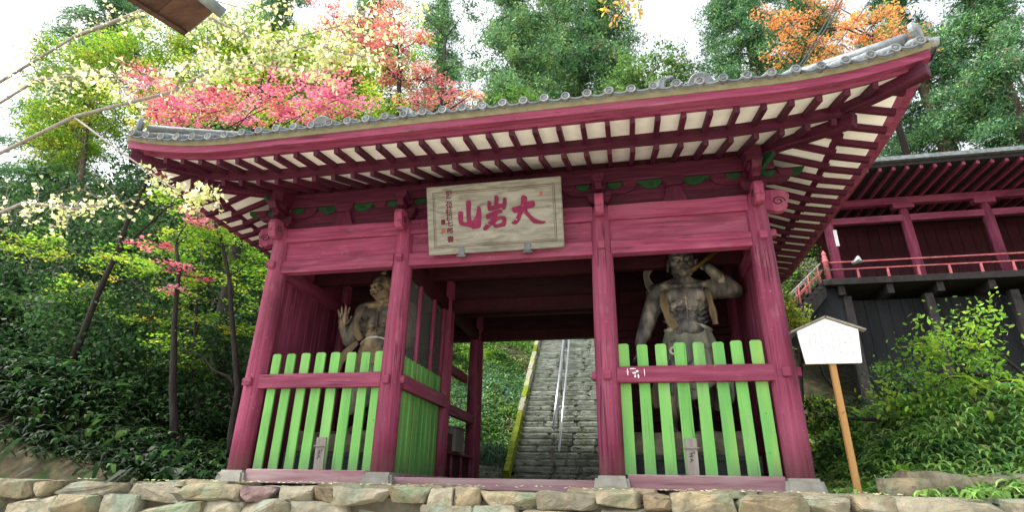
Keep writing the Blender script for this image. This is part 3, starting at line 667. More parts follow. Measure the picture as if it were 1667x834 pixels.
# ridge and hip ridges, ridge-end ornaments near the eave
box('ridge', 'tile', gate, -1.75, 1.75, D-.16, D+.16, RZ-.05, RZ+.42, .03)
for sx in (-1, 1):
    for sy in (-1, 1):
        pts = []
        for q in range(10):
            o = 1.72-(1.72+HY)*q/9; pts.append((sx*(HX+o), D+sy*(HY+o), roof_prof(o)+.12+lift(0, max(0, o))))
        bm = bmesh.new(); add_tube(bm, pts, .09, 8); link('hip_ridge', bm_mesh(bm), 'tile', gate, smooth=True)
        if sy < 0:
            o_ = link('ridge_end_tile', lathe([(.05, 0), (.14, .02), (.15, .07), (.10, .10)], 16), 'tile', gate, (sx*(HX+1.76), -1.76, roof_prof(1.76)+.17+lift(0, 1.76)), rot=(math.radians(90), 0, math.radians(45*sx)))
arch = prism([(.17*math.cos(a_), .17*math.sin(a_)) for a_ in [math.pi*k/14 for k in range(15)]]+[(-.17, -.08), (.17, -.08)], 0, .5, 'y', .01)
def crescent():
    o_ = [(.15*math.cos(a_), .15*math.sin(a_)) for a_ in [math.radians(-60+170*k/12) for k in range(13)]]
    i_ = [(-.035+.125*math.cos(a_), -.01+.125*math.sin(a_)) for a_ in [math.radians(110-170*k/12) for k in range(13)]]
    return prism(o_+i_[1:-1], -.03, .03, 'y')
cre = crescent()
for x in (-2.46, 3.13): link('ridge_end_tile', arch, 'tile', gate, (x, -1.72, roof_prof(1.72)+.055), rot=(.35, 0, 0))
for x, s in ((-1.22, 1), (-1.12, .8), (2.74, -1), (2.66, -.8)): link('ridge_ornament', cre, 'tile', gate, (x, -1.66, roof_prof(1.66)+.10), scale=(s, 1, abs(s)))

# ------------------------------------------------------------------ name plaque
pt = Vector((-.02, -.585, 4.355)); pb = Vector((-.02, -.215, 3.295))
pl = empty('name_plaque', pb, 'weathered carved wooden name plaque with large red brush characters under the eave', 'plaque')
up = (pt-pb); PH = up.length; PW = 2.21; ang = math.atan2(-(pt.y-pb.y), pt.z-pb.z)
prot = Euler((ang, 0, 0), 'XYZ')
def P3(u_, v_, d): # u right, v up from bottom centre, d towards the viewer
    return Vector((u_, 0, v_*1.0)) if False else Matrix.Rotation(ang, 3, 'X') @ Vector((u_, -d, v_))
def plaque_mesh(me): me.transform(Matrix.Rotation(ang, 4, 'X')); return me
def pbox(name, mat, u0, u1, v0, v1, d0, d1, bev=.004):
    bm = bmesh.new(); add_box(bm, ((u0+u1)/2, -(d0+d1)/2, (v0+v1)/2), (u1-u0, d1-d0, v1-v0))
    if bev: bmesh.ops.bevel(bm, geom=bm.edges[:], offset=bev, segments=1, affect='EDGES')
    return link(name, plaque_mesh(bm_mesh(bm)), mat, pl, pb)
pbox('board', 'old_wood', -PW/2, PW/2, 0, PH, -.06, 0, .012)
for ins, wdt in ((.105, .009), (.135, .005)):
    for (a_, b_, c_, d_) in ((-PW/2+ins, PW/2-ins, ins, ins+wdt), (-PW/2+ins, PW/2-ins, PH-ins-wdt, PH-ins), (-PW/2+ins, -PW/2+ins+wdt, ins+wdt, PH-ins-wdt), (PW/2-ins-wdt, PW/2-ins, ins+wdt, PH-ins-wdt)):
        pbox('border_line', 'groove', a_, b_, c_, d_, .0005, .003, 0)
# photo outlines of the three characters, in units of the board (zoomed tracing, rectified to the board's own plane)
TL, TR, BR_, BL = (697, 308), (918, 288), (924, 400), (702, 413)
def to_board(px, py):
    # invert the bilinear map of the board's corners
    s, t = .5, .5
    for _ in range(12):
        x = (1-s)*(1-t)*BL[0]+s*(1-t)*BR_[0]+(1-s)*t*TL[0]+s*t*TR[0]; y = (1-s)*(1-t)*BL[1]+s*(1-t)*BR_[1]+(1-s)*t*TL[1]+s*t*TR[1]
        xs_, ys_ = (1-t)*(BR_[0]-BL[0])+t*(TR[0]-TL[0]), (1-t)*(BR_[1]-BL[1])+t*(TR[1]-TL[1])
        xt, yt = (1-s)*(TL[0]-BL[0])+s*(TR[0]-BR_[0]), (1-s)*(TL[1]-BL[1])+s*(TR[1]-BR_[1])
        det = xs_*yt-xt*ys_; dx, dy = px-x, py-y
        s += (dx*yt-dy*xt)/det; t += (xs_*dy-ys_*dx)/det
    return ((s-.5)*PW, t*PH)
YAMA = [(22, 365), (60, 358), (95, 365), (105, 390), (100, 470), (105, 530), (160, 545), (175, 530), (165, 420), (160, 300), (155, 200), (185, 178), (230, 185), (245, 220), (238, 300), (235, 420), (245, 510), (280, 515), (320, 450), (345, 380), (350, 280), (375, 268), (410, 300), (418, 400), (415, 520), (415, 600), (400, 625), (330, 645), (270, 650), (250, 625), (180, 610), (110, 600), (50, 585), (28, 530), (20, 440)]
IWA1 = [(535, 190), (560, 185), (585, 205), (590, 270), (640, 265), (648, 180), (645, 115), (670, 98), (720, 120), (715, 180), (710, 235), (760, 232), (785, 240), (795, 140), (820, 125), (855, 150), (850, 230), (830, 330), (785, 335), (775, 290), (680, 330), (590, 355), (540, 350), (525, 310), (530, 230)]
IWA2 = [(500, 410), (560, 385), (650, 350), (740, 320), (780, 330), (785, 375), (700, 400), (690, 450), (740, 435), (820, 430), (850, 465), (850, 530), (830, 600), (740, 615), (660, 630), (630, 600), (610, 570), (540, 640), (490, 675), (445, 650), (480, 590), (550, 530), (600, 470), (610, 450), (540, 495), (505, 480), (498, 440)]
IWAH = [(660, 550), (680, 520), (740, 490), (785, 490), (780, 540), (720, 560), (670, 568)]
DAI = [(1100, 110), (1130, 90), (1190, 110), (1200, 140), (1190, 200), (1250, 190), (1310, 180), (1330, 220), (1330, 270), (1300, 295), (1230, 305), (1185, 325), (1230, 380), (1290, 440), (1350, 480), (1430, 510), (1510, 515), (1490, 550), (1420, 565), (1340, 555), (1290, 540), (1240, 480), (1180, 420), (1135, 365), (1115, 400), (1090, 470), (1050, 540), (1000, 572), (950, 560), (930, 540), (990, 505), (1030, 430), (1050, 375), (985, 390), (945, 350), (932, 310), (970, 290), (1040, 270), (1095, 250), (1095, 180)]
def curve_mesh(loops, depth):
    cu = bpy.data.curves.new('c', 'CURVE'); cu.dimensions = '2D'; cu.fill_mode = 'BOTH'; cu.extrude = depth
    for lp in loops:
        sp = cu.splines.new('POLY'); sp.points.add(len(lp)-1); sp.use_cyclic_u = True
        for k, (x, y) in enumerate(lp): sp.points[k].co = (x, y, 0, 1)
    o = bpy.data.objects.new('c', cu); me = bpy.data.meshes.new_from_object(o); bpy.data.objects.remove(o); return me
def smooth_loop(lp):
    out = []
    for a_, b_ in zip(lp, lp[1:]+lp[:1]):
        out += [(a_[0]*.75+b_[0]*.25, a_[1]*.75+b_[1]*.25), (a_[0]*.25+b_[0]*.75, a_[1]*.25+b_[1]*.75)]
    return out
def glyph(name, loops, mat):
    lps = [[to_board(750+x/10.43, 310+y/10.43) for x, y in smooth_loop(lp)] for lp in loops]
    me = curve_mesh(lps, .008); me.transform(Matrix.Rotation(math.radians(90), 4, 'X')); me.transform(Matrix.Translation((0, -.006, 0)))
    return link(name, plaque_mesh(me), mat, pl, pb)
for lp, nm in (([YAMA], 'character'), ([IWA1], 'character'), ([IWA2, IWAH], 'character'), ([DAI], 'character')): glyph(nm, lp, 'letter_red')
def text_mesh(body, size, ext=.002):
    cu = bpy.data.curves.new('t', 'FONT'); cu.body = body; cu.size = size; cu.extrude = ext; cu.align_x = 'CENTER'; cu.align_y = 'CENTER'; cu.offset = size*.022
    o = bpy.data.objects.new('t', cu); me = bpy.data.meshes.new_from_object(o); bpy.data.objects.remove(o); return me
for k, ch in enumerate('從二位杉孫七郎書'):
    yy = (318, 327.5, 336, 346, 355.5, 364.5, 375.5, 388.5)[k]; xx = (736, 735.5, 736.5, 736, 737, 737.5, 738, 739)[k]
    u_, v_ = to_board(xx, yy); me = text_mesh(ch, .118); me.transform(Matrix.Diagonal((1.0, .92, 1, 1)))
    me.transform(Matrix.Rotation(math.radians(90), 4, 'X')); me.transform(Matrix.Translation((u_, -.003, v_)))
    link('signature_character', plaque_mesh(me), 'letter_brown', pl, pb)
for (xx, yy, sz) in ((726.5, 361.5, .072), (727, 375, .075), (887, 316, .055)):
    u_, v_ = to_board(xx, yy); pbox('seal', 'seal_pink' if yy > 370 or yy < 320 else 'letter_brown', u_-sz/2, u_+sz/2, v_-sz*.55, v_+sz*.55, .0005, .004, 0)
for px in (757, 866):
    u_, _ = to_board(px, 402)
    pbox('iron_hook', 'iron', u_-.05, u_+.05, -.03, .11, .001, .014, .003)
    o = pbox('hook_shelf', 'iron', u_-.075, u_+.075, -.05, -.018, -.15, .03, .006)

# flaked white paint on the right-hand rail
for (px_, pz_, w_, h_) in ((1.93, 1.36, .02, .12), (2.02, 1.345, .06, .03), (2.06, 1.37, .05, .035), (2.075, 1.30, .025, .07), (2.16, 1.35, .014, .13), (2.0, 1.405, .10, .014), (2.03, 1.30, .03, .05)):
    me = prism([(w_*.5*math.cos(a_)*rnd.uniform(.6, 1), h_*.5*math.sin(a_)*rnd.uniform(.6, 1)) for a_ in [k*.7 for k in range(9)]], -.002, .002, 'y'); link('paint_flake', me, 'white_paint', gate, (px_, -.131, pz_))
# ------------------------------------------------------------------ offering tags on the pickets, box on the shelf
for (x, what) in ((-2.70+.0, 'left'), (2.70, 'right')):
    xx = -2.64 if what == 'left' else 2.69
    t = empty('wooden_tag', (xx, -.055, .02), 'small grey wooden tag tied on the pickets below the %s' % ('statue with raised open palm' if what == 'left' else 'statue with down-stretched arm'), 'tag', 'wooden tags at the feet of the pickets')
    bm = bmesh.new(); add_box(bm, (0, 0, 0), (.155, .03, .46)); bmesh.ops.bevel(bm, geom=bm.edges[:], offset=.004, segments=1, affect='EDGES')
    link('board', bm_mesh(bm), 'grey_wood', t, (xx, -.06, .25), rot=(0, -.03 if what == 'left' else .02, 0))
    box('crossbar', 'grey_wood', t, xx-.105, xx+.105, -.095, -.076, .345, .365, .003)
    bm = bmesh.new()       # faded brush marks
    for (a_, b_, c_, d_) in ((-.03, .03, .03, .045), (0, .06, -.01, -.02), (-.035, 0, .03, .01), (-.02, -.03, .025, -.05), (.01, -.02, -.03, -.08), (.03, .07, .035, .03)):
        add_tube(bm, [(a_, 0, b_), ((a_+c_)/2+.006, -.001, (b_+d_)/2), (c_, 0, d_)], [.004, .007, .003], 5)
    link('brush_marks', bm_mesh(bm), 'ink', t, (xx-.005, -.0765, .25))
ob = empty('offering_box', (-1.62, D+.95, .475), 'pale grey wooden box standing on the shelf of the gate passage', 'box')
box('box_body', 'grey_wood', ob, -1.72, -1.50, D+.62, D+1.22, .476, .93, .008); box('lid', 'grey_wood', ob, -1.75, -1.47, D+.58, D+1.26, .932, .965, .006)
bx2 = empty('wooden_case', (-1.68, D+.4, .475), 'low brown wooden case beside the grey box on the passage shelf', 'box')
box('case_body', 'eave_brown', bx2, -1.78, -1.55, D+.22, D+.55, .476, .78, .006); box('lid', 'red_y', bx2, -1.80, -1.53, D+.2, D+.57, .782, .80, .004)

# ------------------------------------------------------------------ guardian statues
def add_ell(bm, c, r, rot=(0, 0, 0), sub=3):
    M = Matrix.Translation(c) @ Euler(rot).to_matrix().to_4x4() @ Matrix.Diagonal((*r, 1))
    bmesh.ops.create_icosphere(bm, subdivisions=sub, radius=1, matrix=M)
def add_cap(bm, p, q, r0, r1, seg=14):
    p, q = Vector(p), Vector(q); add_tube(bm, [p, p.lerp(q, .33), p.lerp(q, .66), q], [r0, r0*.67+r1*.33, r0*.33+r1*.67, r1], seg)
    add_ell(bm, p, (r0,)*3, sub=2); add_ell(bm, q, (r1,)*3, sub=2)
def add_limb(bm, pts, rads):
    for (a_, b_), (r0, r1) in zip(zip(pts, pts[1:]), zip(rads, rads[1:])): add_cap(bm, a_, b_, r0, r1)
def remesh(bm, vox, smooth=2):
    me = bm_mesh(bm); o = bpy.data.objects.new('tmp', me); COL.objects.link(o)
    r = o.modifiers.new('r', 'REMESH'); r.mode = 'VOXEL'; r.voxel_size = vox
    s = o.modifiers.new('s', 'SMOOTH'); s.factor = .5; s.iterations = smooth
    dg = bpy.context.evaluated_depsgraph_get(); dg.update()
    out = bpy.data.meshes.new_from_object(o.evaluated_get(dg)); bpy.data.objects.remove(o); out.materials.clear(); return out
def hand(bm, wrist, palm_dir, side_dir, L_=.34, spread=.2, curl=0.0, nrm=None):
    """palm with four unequal fingers and a thumb leaving its side"""
    w_ = Vector(wrist); d = Vector(palm_dir).normalized(); s = Vector(side_dir); s = (s-d*s.dot(d)).normalized(); n = d.cross(s) if nrm is None else Vector(nrm)
    pc = w_+d*L_*.26
    M = Matrix((s, n, d)).transposed().to_4x4(); M.translation = pc
    bmesh.ops.create_icosphere(bm, subdivisions=3, radius=1, matrix=M @ Matrix.Diagonal((L_*.25, L_*.10, L_*.30, 1)))
    for k, (off, ln) in enumerate(((-.19, .40), (-.065, .47), (.065, .44), (.185, .33))):
        root = w_+d*L_*.45+s*off*L_
        dd = (d+s*off*spread*4).normalized(); p1 = root+dd*ln*L_*.5
        d2 = (dd*math.cos(curl)-n*math.sin(curl)).normalized(); p2 = p1+d2*ln*L_*.33
        d3 = (dd*math.cos(2*curl)-n*math.sin(2*curl)).normalized(); p3 = p2+d3*ln*L_*.26
        r = L_*.058; add_limb(bm, [root, p1, p2, p3], [r*1.05, r, r*.92, r*.75])
    root = w_+d*L_*.16-s*L_*.17; p1 = root+(d*.55-s*.85).normalized()*L_*.2; p2 = p1+(d*.85-s*.45-n*.2).normalized()*L_*.17
    add_limb(bm, [root, p1, p2], [L_*.08, L_*.066, L_*.05])
def head_mesh(bm, c, R, yaw, tilt=0.0, knot=True):
    """carved guardian head: skull, jaw, brow, nose, cheeks, lips, ears, neck tendons; faces -Y turned by yaw"""
    M = Matrix.Translation(c) @ Euler((tilt, 0, yaw)).to_matrix().to_4x4()
    def e(p, r, rot=(0, 0, 0), sub=3):
        bmesh.ops.create_icosphere(bm, subdivisions=sub, radius=1, matrix=M @ Matrix.Translation(Vector(p)*R) @ Euler(rot).to_matrix().to_4x4() @ Matrix.Diagonal((r[0]*R, r[1]*R, r[2]*R, 1)))
    e((0, .10, .28), (.74, .86, .74)); e((0, -.14, -.30), (.60, .60, .62)); e((0, -.34, -.62), (.36, .34, .28)); e((-.42, -.05, -.45), (.22, .4, .35)); e((.42, -.05, -.45), (.22, .4, .35))
    for s in (-1, 1):
        e((s*.30, -.68, .20), (.30, .17, .10), (0, s*-.28, s*.3)); e((s*.42, -.55, -.14), (.24, .22, .20)); e((s*.76, .06, -.04), (.09, .20, .30), (0, 0, s*.3)); e((s*.80, .10, -.34), (.08, .12, .16))
        e((s*.17, -.80, -.22), (.12, .13, .10)); e((s*.28, -.72, -.40), (.14, .12, .09), (0, s*.4, 0)); e((s*.28, -.66, .05), (.13, .13, .10))
    e((0, -.80, -.05), (.11, .17, .26), (.25, 0, 0)); e((0, -.90, -.20), (.14, .13, .11)); e((0, -.72, .26), (.10, .13, .14))
    e((0, -.74, -.44), (.30, .12, .055)); e((0, -.70, -.58), (.26, .13, .07)); e((0, .72, .0), (.5, .3, .5))
    if knot: e((0, .12, 1.08), (.30, .32, .24)); e((0, .12, 1.32), (.20, .20, .16))
    eyes = [tuple(M @ (Vector((s*.27, -.765, .05))*R)) for s in (-1, 1)]+[tuple(M @ (Vector((s*.24, -.84+.06*abs(s), -.51))*R)) for s in (-1, 0, 1)]
    return eyes
def cloth_skirt(cx, cy, zt, zb, rx0, rx1, seed, fold=.05, split=.0):
    bm = bmesh.new(); n = 72; m_ = 22; rings = []
    for j in range(m_+1):
        t = j/m_; z = zt+(zb-zt)*t; ring = []
        for k in range(n):
            a_ = 2*math.pi*k/n
            f = fold*(t**.8)*(math.sin(a_*9+seed+t*1.5)+.6*math.sin(a_*14+seed*2.1-t*2)+.5*math.sin(a_*5+seed))
            r = (rx0+(rx1-rx0)*t)*(1+.05*math.sin(t*3))+f
            hem = .16*math.cos(a_*2+1.2)*t**3+.05*math.sin(a_*7+seed)*t**3
            ring.append(bm.verts.new((cx+r*math.cos(a_), cy+r*.78*math.sin(a_), z+hem)))
        rings.append(ring)
    for a_, b_ in zip(rings, rings[1:]):
        for k in range(n): bm.faces.new((a_[k], a_[(k+1) % n], b_[(k+1) % n], b_[k]))
    bmesh.ops.solidify(bm, geom=bm.faces[:], thickness=.025); return bm_mesh(bm)
def ribbon(pts, width, seed=0, thick=.02, wdir=(1, 0, 0)):
    """hanging cloth strip with two lengthwise folds"""
    bm = bmesh.new(); P = [Vector(p) for p in pts]; fine = []
    for i in range(len(P)-1):
        p0, p1, p2, p3 = P[max(i-1, 0)], P[i], P[i+1], P[min(i+2, len(P)-1)]
        for k in range(6):
            t = k/6; fine.append(.5*((2*p1)+(-p0+p2)*t+(2*p0-5*p1+4*p2-p3)*t*t+(-p0+3*p1-3*p2+p3)*t**3))
    fine.append(P[-1]); rows = []
    for i, p in enumerate(fine):
        tt = (fine[min(i+1, len(fine)-1)]-fine[max(i-1, 0)]).normalized(); wv = Vector(wdir); wv = (wv-tt*wv.dot(tt)); wv = wv.normalized() if wv.length > .05 else tt.orthogonal(); nn = tt.cross(wv)
        wloc = width*(1+.18*math.sin(i*.7+seed))
        rows.append([bm.verts.new(p+wv*wloc*u_+nn*(.022*math.cos(u_*16+seed))) for u_ in (-.5, -.33, -.17, 0, .17, .33, .5)])
    for a_, b_ in zip(rows, rows[1:]):
        for k in range(6): bm.faces.new((a_[k], a_[k+1], b_[k+1], b_[k]))
    bmesh.ops.solidify(bm, geom=bm.faces[:], thickness=thick); return bm_mesh(bm)
def torso(bm, cx, cy, pelvis, chest, neck, lean):
    """broad bare chest with breast, rib and belly muscles; pelvis/chest/neck heights in metres"""
    wz = (pelvis+chest)/2
    add_ell(bm, (cx+lean*.2, cy, pelvis+.02), (.33, .25, .24)); add_ell(bm, (cx+lean*.45, cy-.02, wz-.06), (.32, .26, .26)); add_ell(bm, (cx+lean*.9, cy+.01, chest), (.42, .27, .34))
    add_ell(bm, (cx+lean*.4, cy-.17, wz-.15), (.27, .17, .19)); add_cap(bm, (cx-.25, cy-.2, wz-.0), (cx+.25, cy-.2, wz-.0), .035, .035); add_cap(bm, (cx, cy-.275, wz+.0), (cx, cy-.26, chest+.1), .014, .02); add_ell(bm, (cx+lean, cy+.04, chest+.24), (.44, .20, .15))
    for s in (-1, 1):
        add_ell(bm, (cx+lean*.9+s*.185, cy-.17, chest+.08), (.20, .12, .135), (0, s*.25, 0)); add_ell(bm, (cx+lean*.9+s*.2, cy-.275, chest+.0), (.03, .03, .03), sub=2)
        for q in range(3): add_ell(bm, (cx+lean*.6+s*(.10), cy-.225+.012*q, wz+.16-.105*q), (.085, .055, .05), sub=2)
        for q in range(4): add_ell(bm, (cx+lean*.7+s*(.27+.01*q), cy-.13, chest-.13-.075*q), (.10, .07, .028), (0, s*-.5, s*.5), sub=2)
        add_cap(bm, (cx+lean+s*.03, cy-.13, chest+.27), (cx+lean+s*.36, cy-.08, chest+.31), .045, .05)
        add_cap(bm, (cx+lean+s*.12, cy+.02, neck+.05), (cx+lean+s*.34, cy+.03, chest+.28), .12, .12)
    add_cap(bm, (cx+lean, cy+.01, chest+.25), (cx+lean*1.1, cy-.02, neck+.15), .165, .15)
    for s in (-1, 1): add_cap(bm, (cx+lean+s*.05, cy-.14, chest+.28), (cx+lean*1.1+s*.13, cy-.06, neck+.12), .035, .04)
def leg(bm, hip, knee, ankle, toe):
    add_limb(bm, [hip, knee, ankle], [.20, .145, .085]); h, k_, a_, t_ = map(Vector, (hip, knee, ankle, toe))
    add_ell(bm, k_.lerp(a_, .32)+Vector((0, .05, 0)), (.135, .14, .22)); add_ell(bm, k_+Vector((0, -.10, .02)), (.09, .07, .10))
    add_limb(bm, [a_+Vector((0, .06, -.06)), a_.lerp(t_, .55), t_], [.09, .085, .06])
    for q in range(5):
        dx = (q-2)*.048; add_limb(bm, [t_+Vector((dx, .03, .0)), t_+Vector((dx*1.1, -.07+.012*abs(q-1), -.015))], [.032, .026])
def pedestal(parent, x, y, seed):
    b_ = rough_stone(1.75, 1.35, .34, seed, .09, 7, .25, 2.4); link('rock_base', b_, 'rock_pedestal', parent, (x, y, .44))
    fr = bmesh.new(); add_box(fr, (0, 0, 0), (1.85, 1.40, .30)); bmesh.ops.bevel(fr, geom=fr.edges[:], offset=.01, segments=1, affect='EDGES')
    link('pedestal_box', bm_mesh(fr), 'box_pedestal', parent, (x, y, .14))
    for (x0, x1, z0, z1) in ((-.93, .93, .225, .295), (-.93, .93, .0, .055), (-.93, -.85, .057, .223), (.85, .93, .057, .223), (-.04, .04, .057, .223)):
        box('pedestal_frame', 'box_pedestal', parent, x+x0, x+x1, y-.725, y-.702, z0, z1, .004)

SY = 1.15
# right-hand statue
st = empty('guardian_statue', (2.85, SY, 0), 'weathered dark wooden guardian statue with one arm raised behind its head', 'statue', 'guardian statues inside the gate')
bm = bmesh.new(); torso(bm, 2.93, SY, 2.08, 2.72, 3.02, .0)
eyes = head_mesh(bm, (2.93, SY-.13, 3.40), .285, .0, .12, knot=False)
shL, shR = (2.50, SY, 2.90), (3.37, SY+.02, 2.96)
add_ell(bm, shL, (.19, .18, .20)); add_ell(bm, shR, (.20, .18, .18))
add_limb(bm, [shL, (2.30, SY-.02, 2.40), (2.15, SY-.14, 2.03)], [.165, .135, .085]); add_ell(bm, (2.41, SY-.05, 2.66), (.15, .15, .2)); add_ell(bm, (2.25, SY-.06, 2.26), (.115, .12, .18))
hand(bm, (2.14, SY-.15, 2.02), (-.25, -.15, -1), (0, 1, 0), .34, .12, .25)
add_limb(bm, [shR, (3.76, SY+.02, 2.93), (3.36, SY-.12, 3.30)], [.16, .135, .085]); add_ell(bm, (3.56, SY, 2.98), (.2, .14, .145)); add_ell(bm, (3.62, SY-.03, 3.06), (.15, .12, .13), (0, .6, 0))
hand(bm, (3.36, SY-.12, 3.30), (-.8, -.1, .35), (.2, .6, .7), .30, .08, .75)
leg(bm, (2.72, SY+.02, 1.98), (2.58, SY-.14, 1.26), (2.56, SY+.0, .72), (2.54, SY-.24, .635)); leg(bm, (3.12, SY+.02, 1.98), (3.10, SY-.05, 1.28), (3.04, SY+.04, .72), (3.12, SY-.19, .635))
link('body', remesh(bm, .0105, 1), 'statue_dark', st, smooth=True)
tube('mouth', 'black_paint', st, eyes[2:], [.006, .013, .006], 8)
for e_ in eyes[:2]: link('eye', lathe([(.001, -.017), (.012, -.012), (.017, 0), (.012, .012), (.001, .017)], 10), 'eye_white', st, e_, smooth=True)
link('skirt', cloth_skirt(2.94, SY, 2.26, 1.16, .335, .41, 1.3, .03), 'statue_cloth', st, smooth=True)
link('skirt_flap', cloth_skirt(2.94, SY-.005, 2.29, 1.82, .35, .40, 4.1, .028), 'statue_cloth', st, smooth=True)
bm = bmesh.new(); add_tube(bm, [(2.94+.345*math.cos(a_), SY+.29*math.sin(a_), 2.27+.03*math.sin(a_*3)) for a_ in [2*math.pi*k/30 for k in range(31)]], .042, 8, cap=False); link('sash', bm_mesh(bm), 'statue_cloth', st, smooth=True)
tube('sash_knot', 'statue_cloth', st, [(2.66+.07*math.cos(a_*1.7)*(1-a_*.13), SY-.30, 1.86+.07*math.sin(a_*1.7)*(1-a_*.13)) for a_ in [k*.3 for k in range(14)]], .022, 6)
link('scarf', ribbon([(2.62, SY+.1, 3.02), (2.60, SY-.19, 2.90), (2.58, SY-.31, 2.62), (2.63, SY-.34, 2.38), (2.74, SY-.34, 2.22)], .12, 0), 'statue_scarf', st, smooth=True)
link('scarf', ribbon([(3.26, SY+.1, 3.02), (3.28, SY-.19, 2.92), (3.30, SY-.30, 2.68), (3.32, SY-.31, 2.45), (3.34, SY-.28, 2.28)], .11, 2), 'statue_scarf', st, smooth=True)
link('scarf', ribbon([(2.58, SY+.34, 2.9), (2.44, SY+.30, 3.1), (2.36, SY+.26, 3.36), (2.5, SY+.25, 3.62)], .13, 3), 'statue_cloth', st, smooth=True)
link('scarf', ribbon([(2.55, SY-.22, 1.75), (2.44, SY-.27, 1.5), (2.34, SY-.25, 1.22), (2.36, SY-.26, 1.0)], .16, 5), 'statue_scarf', st, smooth=True)
link('scarf', ribbon([(3.36, SY-.22, 1.6), (3.44, SY-.25, 1.35), (3.40, SY-.25, 1.15), (3.28, SY-.24, .95)], .15, 6), 'statue_cloth', st, smooth=True)
tube('staff', 'gold', st, [(3.06, SY-.22, 3.22), (3.22, SY-.2, 3.34), (3.56, SY-.16, 3.62)], [.05, .035, .05], 10)
pedestal(st, 2.72, SY, 41)
# left-hand statue
st = empty('guardian_statue', (-2.42, SY, 0), 'weathered tan wooden guardian statue raising an open palm', 'statue', 'guardian statues inside the gate')
bm = bmesh.new(); torso(bm, -2.42, SY, 2.02, 2.62, 2.88, .0)
eyes = head_mesh(bm, (-2.44, SY-.13, 3.22), .265, -.55, .10, knot=True)
shL, shR = (-2.82, SY+.0, 2.80), (-1.98, SY+.02, 2.80)
add_ell(bm, shL, (.18, .17, .19)); add_ell(bm, shR, (.18, .17, .19))
add_limb(bm, [shL, (-2.98, SY-.14, 2.24), (-3.10, SY-.22, 2.48)], [.155, .125, .08]); add_ell(bm, (-2.90, SY-.06, 2.53), (.14, .14, .2))
hand(bm, (-3.10, SY-.22, 2.49), (-.06, -.05, 1), (-1, 0, 0), .40, .32, .06, nrm=(0, 1, 0))
add_limb(bm, [shR, (-1.86, SY+.10, 2.32), (-1.98, SY-.20, 2.06)], [.155, .13, .085]); hand(bm, (-1.98, SY-.20, 2.06), (-.3, -.5, -.7), (1, 0, 0), .32, .05, .9)
leg(bm, (-2.62, SY+.02, 1.92), (-2.62, SY-.12, 1.24), (-2.66, SY, .72), (-2.72, SY-.24, .635)); leg(bm, (-2.22, SY+.02, 1.92), (-2.18, SY-.05, 1.26), (-2.22, SY+.04, .72), (-2.2, SY-.2, .635))
link('body', remesh(bm, .0105, 1), 'statue_tan', st, smooth=True)
tube('mouth', 'black_paint', st, eyes[2:], [.006, .013, .006], 8)
for e_ in eyes[:2]: link('eye', lathe([(.001, -.017), (.012, -.012), (.017, 0), (.012, .012), (.001, .017)], 10), 'eye_white', st, e_, smooth=True)
link('skirt', cloth_skirt(-2.42, SY, 2.20, 1.12, .335, .42, 2.3, .032), 'statue_cloth', st, smooth=True)
link('skirt_flap', cloth_skirt(-2.42, SY-.005, 2.22, 1.78, .35, .41, .6, .03), 'statue_scarf', st, smooth=True)
bm = bmesh.new(); add_tube(bm, [(-2.42+.345*math.cos(a_), SY+.29*math.sin(a_), 2.21+.03*math.sin(a_*3)) for a_ in [2*math.pi*k/30 for k in range(31)]], .042, 8, cap=False); link('sash', bm_mesh(bm), 'statue_cloth', st, smooth=True)
link('scarf', ribbon([(-2.74, SY+.1, 2.94), (-2.76, SY-.18, 2.84), (-2.80, SY-.30, 2.6), (-2.76, SY-.35, 2.36), (-2.66, SY-.35, 2.2)], .12, 1), 'statue_scarf', st, smooth=True)
link('scarf', ribbon([(-2.78, SY-.2, 2.2), (-2.98, SY-.26, 1.95), (-3.10, SY-.25, 1.6), (-3.22, SY-.2, 1.25), (-3.16, SY-.18, 1.0)], .16, 4), 'statue_scarf', st, smooth=True)
link('scarf', ribbon([(-2.1, SY-.2, 2.2), (-2.0, SY-.3, 1.9), (-1.95, SY-.28, 1.5), (-2.0, SY-.25, 1.1)], .15, 4), 'statue_cloth', st, smooth=True)
pedestal(st, -2.62, SY, 43)

#@@PART2
# ------------------------------------------------------------------ foliage helpers
def at(px, py, Y):
    """world point seen at a picture position, at depth Y"""
    d = _f+_r*((px-833.5)/FPX)-_u*((py-417)/FPX); t = (Y-CAM.y)/d.y; return CAM+d*t
SHAPES = {'diamond': [(0, -.5), (.3, -.05), (0, .5), (-.3, .05)],
          'oval': [(0, -.5), (.2, -.2), (.22, .12), (0, .5), (-.22, .12), (-.2, -.2)],
          'fan': [(0, -.45), (.48, .12), (.30, .42), (.04, .30), (-.04, .30), (-.30, .42), (-.48, .12)],
          'maple': [(0, -.3), (.22, -.42), (.18, -.12), (.5, .02), (.2, .12), (.22, .32), (.08, .2), (0, .55), (-.08, .2), (-.22, .32), (-.2, .12), (-.5, .02), (-.18, -.12), (-.22, -.42)],
          'tuft': [(-.07, -.5), (.07, -.5), (.16, .1), (0, .5), (-.16, .1)]}
